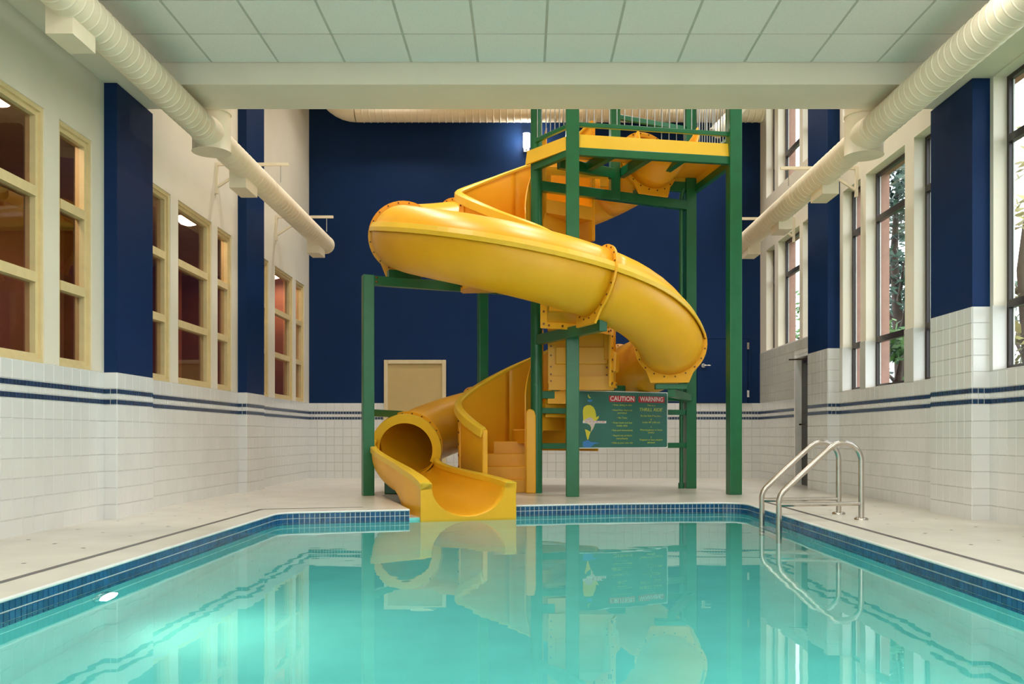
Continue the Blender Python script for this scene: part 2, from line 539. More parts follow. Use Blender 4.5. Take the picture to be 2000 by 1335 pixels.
# basin
mb = MB()
for i in range(len(outline)-1):
    a, b = outline[i], outline[i+1]
    z = -.09 if i == i_notch else -.004
    mb.add([(*a,z),(*b,z),(*b,-1.3),(*a,-1.3)], [(0,1,2,3)])
a, b = outline[-1], outline[0]
mb.add([(*a,-.004),(*b,-.004),(*b,-1.3),(*a,-1.3)], [(0,1,2,3)])
tr = tessellate_polygon([[Vector((x,y,0)) for x,y in outline]])
fs = []
for t in tr:
    a, b, c = (Vector(outline[i]) for i in t)
    fs.append(tuple(t) if (b-a).cross(c-a) > 0 else tuple(reversed(t)))
mb.add([(x,y,-1.3) for x,y in outline], fs)
basin = tag(mb.build('pool_basin', M['plaster']), 'turquoise swimming pool basin with rounded corners', 'pool', kind='structure')
# band of small blue tiles
def band_points():
    pts = [Vector(p) for p in outline]
    for i in range(len(pts)-1):
        if i == i_notch: continue
        a, b = pts[i], pts[i+1]; L_ = (b-a).length; n = max(1, round(L_/.0508)); w = L_/n
        d = (b-a)/L_
        for k in range(n):
            p = a + d*(w*(k+.5))
            # interior is to the right of the travel direction
            ang = math.atan2(d.y, d.x)
            yield p, ang, w, i
gm = MB()
pts = [Vector(p) for p in outline]
for i in range(len(pts)-1):
    if i == i_notch: continue
    a, b = pts[i], pts[i+1]; d = (b-a).normalized(); nn = Vector((d.y, -d.x))*.002
    gm.add([(*(a+nn),-.006),(*(b+nn),-.006),(*(b+nn),-.225),(*(a+nn),-.225)], [(0,1,2,3)])
gm.build('band_grout', M['poolgrout'], basin)
sp = []
for p, ang, w, i in band_points():
    d = Vector((math.cos(ang), math.sin(ang))); nn = Vector((d.y, -d.x))*.0025
    q = p + nn
    for k in range(4):
        zc = -.041 - .0508*k
        vis = q.y > 4.1 and k < 2
        pr = (q.y if abs(q.x) > 2.3 else 4.5 + abs(q.x)*.1) if vis else 1e6
        sp.append((q.x, q.y, zc, ang, w, .0508, M['pooltile'], pr))
add_tiles(basin, sp)

tr = tessellate_polygon([[Vector((x,y,0)) for x,y in hole]])
fs = []
for t in tr:
    a, b, c = (Vector(hole[i]) for i in t)
    fs.append(tuple(t) if (b-a).cross(c-a) > 0 else tuple(reversed(t)))
# the water ends at the pool edge (the recess floor lies above it)
tr = tessellate_polygon([[Vector((x,y,0)) for x,y in outline]])
fs = []
for t in tr:
    a, b, c = (Vector(outline[i]) for i in t)
    fs.append(tuple(t) if (b-a).cross(c-a) > 0 else tuple(reversed(t)))
wat = MB().add([(x,y,WATER_Z) for x,y in outline], fs).build('pool_water', M['water'])
tag(wat, 'still turquoise water filling the pool', 'water', kind='stuff')

# ---------------------------------------------------------------- ceiling
ceil = MB()
SXL, SXR = -3.42, 3.77
ceil.box(SXL, YF, Z_CEIL+.012, SXR, B0, Z_CEIL+.1)
ceil = tag(ceil.build('ceiling', M['tbar']), 'suspended ceiling of pale square panels', 'ceiling', kind='structure')
pan = {}
gx0 = .18
xs = [gx0 + .61*k for k in range(-7, 8)]
ysg = [8.456 - .598 - .61*k for k in range(0, 19)]
def panel(x0, x1, y0, y1):
    k = (round(x1-x0,3), round(y1-y0,3))
    if k not in pan:
        w, d = k; g = .011
        pan[k] = MB().add([(-w/2+g,-d/2+g,0),(w/2-g,-d/2+g,0),(w/2-g,d/2-g,0),(-w/2+g,d/2-g,0),
                           (-w/2+g,-d/2+g,.01),(w/2-g,-d/2+g,.01),(w/2-g,d/2-g,.01),(-w/2+g,d/2-g,.01)],
                          [(3,2,1,0),(0,1,5,4),(1,2,6,5),(2,3,7,6),(3,0,4,7)]).mesh('ceiling_panel', M['ceil'])
    o = bpy.data.objects.new('ceiling_panel', pan[k]); COL.objects.link(o); o.parent = ceil
    o.location = ((x0+x1)/2, (y0+y1)/2, Z_CEIL)
xe = [SXL] + [x for x in xs if SXL+.05 < x < SXR-.05] + [SXR]
ye = [B0] + ysg
for j in range(len(ye)-1):
    if ye[j+1] < YF: break
    if j > 5: break
    for i in range(len(xe)-1):
        panel(xe[i], xe[i+1], ye[j+1], ye[j])
mb = MB()
for j in range(6, len(ye)-1):
    if ye[j+1] < YF: break
    for i in range(len(xe)-1):
        mb.box(xe[i]+.011, ye[j+1]+.011, Z_CEIL, xe[i+1]-.011, ye[j]-.011, Z_CEIL+.011)
o = mb.build('rear_panels', M['ceil'], ceil); o['kind'] = 'stuff'
mb = MB()
for x in xe[1:-1]: mb.box(x-.012, YF, Z_CEIL+.004, x+.012, B0, Z_CEIL+.014)
mb.build('grid_bars', M['tbar'], ceil)

mb = MB().box(XL, B0, Z_SOF, XR, B1, Z_TOP)
tag(mb.build('ceiling_beam', M['cream']), 'deep cream beam crossing the ceiling', 'beam', kind='structure')
mb = MB().box(XL, YF, Z_SOF, SXL, B0, Z_CEIL+.1)
tag(mb.build('soffit_left', M['cream']), 'cream soffit above the timber framed windows', 'soffit', kind='structure')
mb = MB().box(SXR, YF, Z_SOF, XR, B0, Z_CEIL+.1)
tag(mb.build('soffit_right', M['cream']), 'cream soffit above the daylight windows', 'soffit', kind='structure')
mb = MB().box(XL-.13, B1, Z_TOP, XR+.36, YB, Z_TOP+.1)
tag(mb.build('ceiling_high', M['ceil']), 'high pale ceiling over the slide bay', 'ceiling', kind='structure')

# ---------------------------------------------------------------- windows
wn = [0]
def window_left(y0, y1, z0, z1, lab):
    wn[0] += 1
    w = empty('window_%d' % wn[0], lab, 'window', kind='structure')
    fw = .075
    fr = MB()
    x0, x1 = XL-.115, XL-.035
    fr.box(x0, y0, z0, x1, y0+fw, z1); fr.box(x0, y1-fw, z0, x1, y1, z1)
    fr.box(x0, y0+fw, z0, x1, y1-fw, z0+fw); fr.box(x0, y0+fw, z1-fw, x1, y1-fw, z1)
    fr.build('window_frame', M['woodframe'], w)
    ins = MB()   # thin stop bead nearer the room
    xb0, xb1 = XL-.035, XL-.012; t = .035
    ins.box(xb0, y0, z0, xb1, y0+t, z1); ins.box(xb0, y1-t, z0, xb1, y1, z1)
    ins.box(xb0, y0+t, z0, xb1, y1-t, z0+t); ins.box(xb0, y0+t, z1-t, xb1, y1-t, z1)
    ins.build('casing', M['woodframe'], w)
    zs = [z0+fw, z0+(z1-z0)/3, z0+2*(z1-z0)/3, z1-fw]
    for z in zs[1:3]:
        MB().box(x0+.01, y0+fw, z-.04, x1+.012, y1-fw, z+.04).build('glazing_bar', M['woodframe'], w)
    for i in range(3):
        MB().add([(x0+.035,y0+fw,zs[i]),(x0+.035,y1-fw,zs[i]),(x0+.035,y1-fw,zs[i+1]),(x0+.035,y0+fw,zs[i+1])], [(0,1,2,3)]).build('pane', M['inglass'], w)
    return w
LL = ['wide timber window nearest the viewer, cut by the picture edge', 'narrow timber window just before the first navy pilaster',
      'narrow timber window just beyond the first navy pilaster', 'wide timber window between the two navy pilasters, lamp showing through',
      'narrow timber window just before the second navy pilaster', 'narrow timber window just beyond the second navy pilaster',
      'wide timber window nearest the navy end wall', 'narrow timber window in the corner by the navy end wall',
      'narrow timber window outside the picture beside the nearest wide one']
for h, l in zip(LW, LL): window_left(*h, l)

def window_right(y0, y1, z0, z1, lab, bars):
    wn[0] += 1
    w = empty('window_%d' % wn[0], lab, 'window', kind='structure')
    fw = .04; x0, x1 = XR+.12, XR+.165
    fr = MB()
    fr.box(x0, y0, z0, x1, y0+fw, z1); fr.box(x0, y1-fw, z0, x1, y1, z1)
    fr.box(x0, y0+fw, z0, x1, y1-fw, z0+fw); fr.box(x0, y0+fw, z1-fw, x1, y1-fw, z1)
    fr.build('window_frame', M['dark'], w)
    bead = MB(); bead.box(x1-.012, y1-fw-.012, z0+fw, x1, y1-fw, z1-fw); bead.build('glazing_bead', M['white'], w)
    zs = [z0+fw] + [b for b in bars if z0 < b < z1] + [z1-fw]
    for z in zs[1:-1]:
        MB().box(x0-.01, y0+fw, z-.035, x1, y1-fw, z+.035).build('transom', M['dark'], w)
    for i in range(len(zs)-1):
        MB().add([(x0+.025,y0+fw,zs[i]),(x0+.025,y1-fw,zs[i]),(x0+.025,y1-fw,zs[i+1]),(x0+.025,y0+fw,zs[i+1])], [(3,2,1,0)]).build('pane', M['winglass'], w)
    return w
RL = ['tall dark framed window at the picture edge beside the near navy pilaster',
      'narrow dark framed window half hidden behind the near navy pilaster', 'wide dark framed window with trees, between the navy pilasters',
      'narrow dark framed window just before the far navy pilaster',
      'narrow lower window hidden behind the far navy pilaster', 'wide lower window above the exit door by the end wall',
      'narrow lower window in the corner by the end wall',
      'upper narrow window above the one behind the near pilaster', 'upper wide window over the window with trees',
      'upper narrow window beside the vertical duct drop',
      'upper narrow window behind the far navy pilaster', 'upper wide bright window near the end wall', 'upper narrow bright window in the end wall corner',
      'dark framed window beside the viewer, second along', 'dark framed window beside the viewer, third along',
      'dark framed window beside the viewer, fourth along', 'dark framed window behind the viewer']
for h, l in zip(RW, RL): window_right(*h, l, (1.93, 3.40) if h[3] < 5 else (5.38,))

for (x0, x1, z0, z1), l in zip(ADDED_WIN, ('first', 'second', 'third')):
    wn[0] += 1
    w = empty('window_%d' % wn[0], 'large dark framed window added behind the viewpoint for frontal light, %s along' % l, 'window', kind='structure')
    fr = MB(); fw = .05
    fr.box(x0, YF-.1, z0, x0+fw, YF-.04, z1); fr.box(x1-fw, YF-.1, z0, x1, YF-.04, z1); fr.box(x0+fw, YF-.1, z0, x1-fw, YF-.04, z0+fw); fr.box(x0+fw, YF-.1, z1-fw, x1-fw, YF-.04, z1)
    fr.build('window_frame', M['dark'], w)
    MB().add([(x0+fw,YF-.07,z0+fw),(x1-fw,YF-.07,z0+fw),(x1-fw,YF-.07,z1-fw),(x0+fw,YF-.07,z1-fw)], [(3,2,1,0)]).build('pane', M['winglass'], w)
# ---------------------------------------------------------------- doors
d1 = empty('door_1', 'ochre door in a cream frame behind the tube slide exit', 'door', kind='structure')
x0, x1 = DOOR1
f = MB()
f.box(x0, YB-.06, 0, x0+.07, YB+.01, 2.10); f.box(x1-.07, YB-.06, 0, x1, YB+.01, 2.10); f.box(x0+.07, YB-.06, 2.03, x1-.07, YB+.01, 2.10)
bevel(f.build('door_frame', M['doorframe'], d1), .008)
bevel(MB().box(x0+.07, YB-.035, .01, x1-.07, YB-.002, 2.03).build('door_leaf', M['door'], d1), .004)
hk = MB(); hk.disc((x1-.14, YB-.04, 1.0), (0,1,0), .03, .02); hk.tube([(x1-.14,YB-.045,1.0),(x1-.14,YB-.085,1.0),(x1-.25,YB-.085,1.0)], .009, 8)
hk.build('door_handle', M['chrome'], d1)

d2 = empty('door_2', 'navy service door set above the tiling at the end wall', 'door', kind='structure')
bevel(MB().box(3.06, YB-.03, 1.34, 3.96, YB-.001, 2.47).build('door_leaf', M['blue'], d2), .006)
f = MB()
f.box(3.0, YB-.02, 1.335, 3.05, YB-.001, 2.53); f.box(3.97, YB-.02, 1.335, 4.02, YB-.001, 2.53); f.box(3.05, YB-.02, 2.48, 3.97, YB-.001, 2.53)
f.build('door_frame', M['blue'], d2)
hk = MB(); hk.disc((3.17, YB-.04, 2.0), (0,1,0), .04, .02); hk.tube([(3.17,YB-.045,2.0),(3.17,YB-.09,2.0),(3.29,YB-.09,2.0)], .012, 8)
hk.build('door_handle', M['chrome'], d2)
for z in (1.5, 2.35):
    MB().box(3.945, YB-.04, z-.06, 3.985, YB-.028, z+.06).build('hinge', M['steel'], d2)

d3 = empty('door_3', 'black exit door recessed beside the far navy pilaster', 'door', kind='structure')
bevel(MB().box(XR+.09, EXIT[0], 0, XR+.13, EXIT[1], 1.99).build('door_leaf', M['black'], d3), .004)
f = MB(); f.box(XR-.008, EXIT[1]-.06, 0, XR+.09, EXIT[1], 2.0); f.box(XR+.0, EXIT[0], 1.95, XR+.09, EXIT[1]-.06, 2.0)
f.build('door_frame', M['white'], d3)
f = MB(); f.tube([(XR+.09, 13.5, .93), (XR+.04, 13.5, .93), (XR+.04, 14.2, .93), (XR+.09, 14.2, .93)], .018, 8)
f.build('panic_bar', M['steel'], d3)
f = MB(); f.box(XR+.03, 13.7, 1.85, XR+.09, 13.98, 1.92); f.beam((XR+.05, 13.75, 1.90), (XR-.16, 14.05, 1.915), .022, .02)
f.build('door_closer', M['dark'], d3)

# ---------------------------------------------------------------- corridor behind the timber windows
mb = MB().box(-6.4, YF, -.3, -6.3, YB, 4.0)
tag(mb.build('wall_corridor', M['brown']), 'red brown corridor wall seen through the timber windows', 'wall', kind='structure')
for yy, ll in ((YF, 'near'), (YB, 'far')):
    mb = MB().box(-6.4, yy-.1 if yy < 0 else yy, -.3, XL-.13, yy if yy < 0 else yy+.1, 4.0)
    tag(mb.build('wall_corridor_end', M['brown']), 'red brown %s end wall of the corridor' % ll, 'wall', kind='structure')
mb = MB().box(-6.4, YF, .5, XL-.13, YB, .6)
tag(mb.build('floor_corridor', M['carpet']), 'dark corridor floor behind the timber windows', 'floor', kind='structure')
mb = MB().box(-6.4, YF, 3.60, XL-.13, YB, 3.70)
tag(mb.build('ceiling_corridor', M['corceil']), 'tan corridor ceiling behind the timber windows', 'ceiling', kind='structure')
for k, y in enumerate((7.2, 9.4, 12.6, 15.5)):
    mb = MB().box(-6.3, y, .6, -5.9, y+.35, 3.6)
    tag(mb.build('corridor_pier', M['brown']), 'red brown corridor pier showing behind the %s' % ('narrow timber window before the first pilaster','timber windows just past the first pilaster','second navy pilaster','far wide timber window')[k], 'pier', 'corridor piers', 'structure')
CL = ['glowing ceiling lamp behind the nearest wide timber window', 'glowing ceiling lamp behind the middle wide timber window', 'glowing ceiling lamp behind the far wide timber window']
for y, l in zip((7.55, 11.86, 15.9), CL):
    r = empty('corridor_lamp', l, 'lamp', 'corridor ceiling lamps')
    lx, lz = -4.33, 3.60
    MB().disc((lx, y, lz-.02), (0,0,1), .16, .04, 20).build('lamp_base', M['white'], r)
    g = MB(); g.tube([(lx,y,lz-.04),(lx,y,lz-.08),(lx,y,lz-.12),(lx,y,lz-.14)], [.14,.135,.10,.04], 20); g.build('lamp_glass', M['lampglow'], r)
    area_light('corridor_light', (lx, y, lz-.15), (0,0,0), .25, W_CORRIDOR, (1,.80,.55), r, shape='DISK')

# ---------------------------------------------------------------- ducts
def ridged(mb, a, b, r, step=.11, n=28, rh=.004):
    a = Vector(a); b = Vector(b); L_ = (b-a).length; d = (b-a)/L_
    pts, rr = [a], [r]
    s = step
    while s < L_-.03:
        for o, h in ((-.016, 0), (-.007, 0), (-.003, rh), (.003, rh), (.007, 0), (.016, 0)):
            pts.append(a + d*(s+o)); rr.append(r+h)
        s += step
    pts.append(b); rr.append(r)
    mb.tube(pts, rr, n)

def side_duct(name, cx, cz, r, ytee, rt, yend, wallx, lab, regs):
    d = empty(name, lab, 'duct')
    m1 = MB(); ridged(m1, (cx, YF+.05, cz), (cx, ytee-rt*.6, cz), r); m1.build('near_run', M['duct'], d)
    m2 = MB(); ridged(m2, (cx, ytee+rt*.5, cz), (cx, yend, cz), r, step=.13, rh=.003)
    m2.tube([(cx,yend-.01,cz),(cx,yend+.02,cz)], r+.006, 28)
    m2.build('far_run', M['duct'], d)
    t = MB()
    t.tube([(cx, ytee, cz-r-.03), (cx, ytee, cz-r-.02), (cx, ytee, cz-.02)], [rt+.008, rt, rt], 32)
    t.tube([(cx, ytee, cz-.03), (cx, ytee, cz+.25), (cx, ytee, 7.2)], [rt, rt*.98, rt*.98], 32)
    for z in (cz+.22, cz+.7): t.tube([(cx,ytee,z),(cx,ytee,z+.02)], rt+.006, 32)
    # saddle cone towards the near run
    t.tube([(cx, ytee-rt*1.6, cz), (cx, ytee-rt*.8, cz), (cx, ytee, cz)], [r+.004, r+.02, r+.03], 28)
    t.build('vertical_drop', M['duct'], d)
    s = -1 if wallx < 0 else 1
    for y, hl in regs:
        g = MB()
        xa, xb = cx + s*.15, cx - s*.04
        g.box(min(xa,xb), y-hl, cz-.25, max(xa,xb), y+hl, cz-.04)
        g.build('air_register', M['duct'], d)
    return d
side_duct('ventilation_duct', -3.18, 3.80, .138, 9.36, .188, 14.7, XL, 'cream spiral duct running under the soffit by the timber windows', ((6.57,.17), (10.60,.22), (14.28,.2)))
side_duct('ventilation_duct', 3.457, 3.785, .148, 9.40, .19, 14.75, XR, 'cream spiral duct running under the soffit by the daylight windows', ((10.8,.22), (12.6,.2), (14.3,.2)))

def bracket(wx, tip, y, z, lab):
    b = empty('duct_bracket', lab, 'bracket', 'duct brackets')
    s = 1 if tip > wx else -1
    MB().box(min(wx,wx+s*.035), y-.02, z-.36, max(wx,wx+s*.035), y+.02, z+.02).build('wall_plate', M['duct'], b)
    MB().box(min(wx+s*.035,tip), y-.02, z-.015, max(wx+s*.035,tip), y+.02, z+.02).build('arm', M['duct'], b)
    MB().beam((wx+s*.035, y, z-.27), (wx+s*.42, y, z-.02), .03, .03).build('brace', M['duct'], b)
    rod = MB(); rod.tube([(tip-s*.1, y, z), (tip-s*.1, y, z-.22)], .006, 6); rod.build('hanger_rod', M['wire'], b)
bracket(XL, -2.93, 11.44, 4.12, 'cream duct bracket on the timber window wall, nearer one')
bracket(XL, -2.95, 14.19, 4.12, 'cream duct bracket on the timber window wall, farther one')
bracket(XR, 3.22, 11.6, 4.12, 'cream duct bracket on the daylight wall, nearer one')
bracket(XR, 3.22, 14.3, 4.12, 'cream duct bracket on the daylight wall, farther one')

bd = empty('ventilation_duct', 'cream spiral duct crossing high in front of the end wall', 'duct')
m = MB(); ridged(m, (-2.9, 15.9, 6.42), (4.1, 15.9, 6.42), .25, step=.118, n=28, rh=.008); m.build('main_run', M['duct'], bd)
m = MB()
m.tube([(-2.9 - .5*math.sin(a), 15.9, 6.42 + .5*(1-math.cos(a))) for a in [R(x) for x in range(0, 91, 10)]] + [(-3.4, 15.9, 7.65)], .25, 28)
m.build('elbow', M['duct'], bd)
m = MB(); m.tube([(3.2, 15.55, 5.85), (3.72, 15.6, 6.40)], .11, 16); m.build('branch', M['duct'], bd)

# ---------------------------------------------------------------- water slide
CX, CY = .165, 12.2
RC, RT = 1.75, .41
def zc_(th): return 3.39 - .00786*th - .165*math.exp(-((th-166)/26)**2)
def s_pos(th):
    ph = R(180 + th)
    return Vector((CX + RC*math.cos(ph), CY + RC*math.sin(ph), zc_(th)))
def s_frame(th):
    ph = R(180+th)
    er = Vector((math.cos(ph), math.sin(ph), 0))
    t = (s_pos(th+.5) - s_pos(th-.5)).normalized()
    up = er.cross(t).normalized()
    if up.z < 0: up = -up
    return s_pos(th), er, t, up

slide = empty('water_slide', 'yellow spiral tube slide winding down into the pool', 'water slide')
slide.location = (0,0,0)
NS = 40
def ring(th, r, a0=0, a1=360, n=NS, closed=True):
    p, er, t, up = s_frame(th)
    cnt = n if closed else n+1
    return [p + (er*math.cos(R(a0+(a1-a0)*k/n)) + up*math.sin(R(a0+(a1-a0)*k/n)))*r for k in range(cnt)]
def tube_section(t0, t1, a0=0, a1=360, name='tube_section'):
    full = (a1-a0) >= 360
    n = max(2, int(abs(t1-t0)/5)+1)
    ths = [t0 + (t1-t0)*i/(n-1) for i in range(n)]
    mb = MB()
    if full:
        mb.loft([ring(t, RT) for t in ths]); mb.loft([list(reversed(ring(t, RT-.018))) for t in ths])
        for t in (t0, t1):
            o, i = ring(t, RT), ring(t, RT-.018)
            mb.add(o + i, [(k, (k+1)%NS, NS+(k+1)%NS, NS+k) for k in range(NS)])
    else:
        m = 28
        mb.loft([ring(t, RT, a0, a1, m, False) for t in ths], False)
        mb.loft([list(reversed(ring(t, RT-.018, a0, a1, m, False))) for t in ths], False)
        for s_ in (0, m):
            mb.loft([[ring(t, RT, a0, a1, m, False)[s_], ring(t, RT-.018, a0, a1, m, False)[s_]] for t in ths], False, False)
        for t in (t0, t1):
            o, i = ring(t, RT, a0, a1, m, False), ring(t, RT-.018, a0, a1, m, False)
            mb.add(o + i, [(k, k+1, m+1+k+1, m+1+k) for k in range(m)])
    return recalc(mb.build(name, M['yellow'], slide))
def rim(t0, t1, ang, lip=.06, name='side_rim', h=.095):
    n = max(2, int(abs(t1-t0)/4)+1)
    rings = []
    for i in range(n):
        th = t0 + (t1-t0)*i/(n-1)
        p, er, t, up = s_frame(th)
        d = er*math.cos(R(ang)) + up*math.sin(R(ang))
        base = p + d*(RT-.01)
        out = (er if math.cos(R(ang)) > 0 else -er)
        z = Vector((0,0,1))
        rings.append([base + z*.022, base + out*(lip*.6) + z*.018, base + out*(lip+.012) - z*(h*.45), base + out*(lip+.018) - z*h,
                      base + out*lip - z*h, base + out*(lip-.012) - z*(h*.35), base - z*.01])
    mb = MB().loft(rings, True, False, True)
    return recalc(mb.build(name, M['lemon'], slide))
def flange(th, foot=False, fin=.0):
    p, er, t, up = s_frame(th)
    r0, r1, hw = RT-.02, RT+.052, .013
    mb = MB(); n = 44
    prof = []
    for k in range(n):
        a = 360*k/n; c, s_ = math.cos(R(a)), math.sin(R(a))
        rr = r1
        prof.append((c*rr, s_*rr))
    if foot:
        prof = []
        for k in range(n):
            a = 360*k/n
            c, s_ = math.cos(R(a)), math.sin(R(a))
            if 236 <= a <= 304:
                zf = -(RT+.10); prof.append((max(-.24, min(.24, c*(RT+.10)/abs(s_))), zf))
            else: prof.append((c*r1, s_*r1))
    for sgn in (-1, 1):
        vs = [p + er*x + up*y + t*(hw*sgn) for x, y in prof] + [p + er*(r0*math.cos(2*math.pi*k/n)) + up*(r0*math.sin(2*math.pi*k/n)) + t*(hw*sgn) for k in range(n)]
        mb.add(vs, [(k, (k+1)%n, n+(k+1)%n, n+k) for k in range(n)])
    a_ = [p + er*x + up*y - t*hw for x, y in prof]; b_ = [p + er*x + up*y + t*hw for x, y in prof]
    mb.loft([a_, b_], True, False)
    fl = recalc(mb.build('flange', M['orange'], slide))
    bo = MB(); nb = 20
    for k in range(nb):
        a = 2*math.pi*(k+.5)/nb; rr = RT+.028
        c = p + er*(rr*math.cos(a)) + up*(rr*math.sin(a))
        bo.tube([c - t*(hw+.008), c + t*(hw+.008)], .011, 6)
    b = bo.build('bolts', M['bolt'], fl); b['kind'] = 'stuff'
    return fl
FL = [-154, -100, -48, 6, 112, 166, 222, 262, 300]
tube_section(-178, -154, 170, 372, 'entry_trough')
tube_section(-154, -126, 170, 372, 'entry_trough')
for a, b in ((-126,-100),(-100,-48),(-48,6),(6,112),(112,166),(166,222),(222,262),(262,300),(300,357)):
    tube_section(a, b)
flange(350, foot=True)
for th in FL: flange(th, foot=th in (-154, 6, 112, 166))
rim(-100, 222, 24)
# open end ring and run-out trough
END = 357
p, er, t, up = s_frame(END)
mb = MB(); n = 40
vs = []
for rr, off in ((RT-.055, 0), (RT+.062, 0), (RT+.062, -.05), (RT-.0, -.05)):
    vs.append([p + (er*math.cos(R(-4+212*k/n)) + up*math.sin(R(-4+212*k/n)))*rr + t*(off+.02) for k in range(n+1)])
mb.loft([[vs[j][k] for j in range(4)] for k in range(n+1)], True, False, True)
recalc(mb.build('end_ring', M['lemon'], slide))

p, er, t, up = s_frame(END-5)
P0 = p.copy(); P0z = p.z
P1 = Vector((-.585, 9.68)); d0 = Vector((t.x, t.y)).normalized(); d1v = Vector((.29, -.957)).normalized()
C1 = Vector((P0.x, P0.y)) + d0*.95; C2 = P1 - d1v*.9
def bez(s):
    a = Vector((P0.x, P0.y))
    return a*(1-s)**3 + C1*3*s*(1-s)**2 + C2*3*s*s*(1-s) + P1*s**3
NI = 24
RS = -1   # sign of the lateral offset that lies on the stair side
def rside(x): return x*RS > 0
rings_full = []
for i in range(19):
    s = i/18
    c = bez(s); d = (bez(min(1, s+.01)) - bez(max(0, s-.01))).normalized(); lat = Vector((-d.y, d.x))  # to the slide's left when heading down
    lat = -lat
    e = s*s*(3-2*s)
    zb0 = (P0z - RT + .02); zb1 = -.09
    zb = zb0*(1-s)**1.6 + zb1*(1-(1-s)**1.6)
    ztop = (P0z + .10)*(1-s) + .255*s
    hw = (RT-.02)*(1-e) + .40*e
    ztr = (P0z - .16)*(1-s) + .255*s
    hgt = ztop - zb
    inner = []
    for k in range(NI+1):
        a = math.pi*k/NI   # 0 .. pi from one rim over the bottom to the other
        x = -math.cos(a)
        yy = 1 - math.sin(a)**.9
        inner.append((x*hw, zb + ((ztr-zb) if rside(x) else hgt)*yy))
    th_ = .035*(1-e) + .115*e
    outer_ = []
    for k in range(NI+1):
        a = math.pi*k/NI
        x = -math.cos(a)
        zt_ = ztr if rside(x) else ztop
        y0_ = zb + (zt_-zb)*(1-math.sin(a)**.9)
        ax = (x*(hw+.05), zt_ if k in (0, NI) else y0_ - .04)
        # box contour of the mouth
        wbox = hw + th_
        if k <= 8: bx_ = (-wbox, (ztr if rside(-1) else ztop) + (-.32-(ztr if rside(-1) else ztop))*(k/8))
        elif k >= NI-8: bx_ = (wbox, (ztr if rside(1) else ztop) + (-.32-(ztr if rside(1) else ztop))*((NI-k)/8))
        else: bx_ = (-wbox + 2*wbox*(k-8)/(NI-16), -.32)
        q = min(1, max(0, (s-.45)/.35)); q = q*q*(3-2*q)
        outer_.append((ax[0]*(1-q) + bx_[0]*q, ax[1]*(1-q) + bx_[1]*q))
    prof = inner + list(reversed(outer_))
    rings_full.append([Vector((c.x + lat.x*u, c.y + lat.y*u, v)) for u, v in prof])
mb = MB()
n = len(rings_full[0])
for i in range(18):
    for k in range(n):
        a_, b_ = rings_full[i], rings_full[i+1]
        sm = k < NI
        mb.add([a_[k], a_[(k+1)%n], b_[(k+1)%n], b_[k]], [(0,1,2,3)], sm)
for rr in (rings_full[0], rings_full[-1]):
    for k in range(NI):
        mb.add([rr[k], rr[k+1], rr[n-2-k], rr[n-1-k]], [(0,1,2,3)])
recalc(mb.build('run_out_trough', M['yellow'], slide))
# thick rolled rims along the trough
for side in (0, 1):
    pts = []
    for i in range(19):
        rr = rings_full[i]
        a_, b_ = (rr[0], rr[n-1]) if side == 0 else (rr[NI], rr[NI+1])
        pts.append((a_+b_)/2 + Vector((0,0,.0)))
    rg = []
    for i, q in enumerate(pts):
        rr = rings_full[i]
        a_, b_ = (rr[0], rr[n-1]) if side == 0 else (rr[NI], rr[NI+1])
        o_ = (b_-a_).normalized(); w = max(.04, (b_-a_).length/2 + .012) if i < 14 else (b_-a_).length/2+.004
        z = Vector((0,0,1))
        rg.append([q - o_*w - z*.05, q - o_*w + z*.006, q - o_*(w*.6) + z*.014, q + o_*(w*.6) + z*.014, q + o_*w + z*.006, q + o_*w - z*.06])
    recalc(MB().loft(rg, True, False, True).build('trough_rim', M['lemon'], slide))
fo = MB()
for k in range(8):
    a = R(215 + 10*k)
# bolted foot under the run-out
p3, er3, t3, up3 = s_frame(345)
fl = MB()
pr = [(.36,-.18),(.44,-.02),(.46,.1),(.42,.1),(.40,-.05),(.30,-.30),(.12,-.41),(.12,-.55),(.26,-.53),(.28,-.40)]
pts_a = [p3 + er3*x + Vector((0,0,y)) for x, y in pr]
fl.add([q - t3*.012 for q in pts_a] + [q + t3*.012 for q in pts_a], [tuple(range(10)), tuple(range(19,9,-1))] + [(i,(i+1)%10,10+(i+1)%10,10+i) for i in range(10)])

# ---------------------------------------------------------------- spiral stair inside the slide
stair = empty('spiral_stair', 'yellow moulded spiral stair climbing round the green pole', 'staircase')
PITCH = 2.78
def zh(al): return al/360*PITCH
def r_out(al):
    c, s_ = abs(math.cos(R(al))), abs(math.sin(R(al))); q = 1.55
    return 1.04/((c**q + s_**q)**(1/q))
def st(al, r, z): return Vector((CX - r*math.cos(R(al)), CY + r*math.sin(R(al)), z))
DA = 23.0; AEND = 506
for k in range(5):     # straight lower steps
    z1 = .17*(k+1); y = 12.30 + .2*k
    o = MB().box(CX-(.84, .80, .74, .64, .55)[k], y, max(0, z1-.18), CX-.12, y+.24, z1).build('tread', M['orange'], stair); bevel(o, .012)
def z_tread(a):
    if a < 170: return zh(a) + .178 + .12
    if a < 268: return 2.25 + (a-170)/98*.5
    if a < 360: return 2.84
    return zh(a) + .178
k = 3
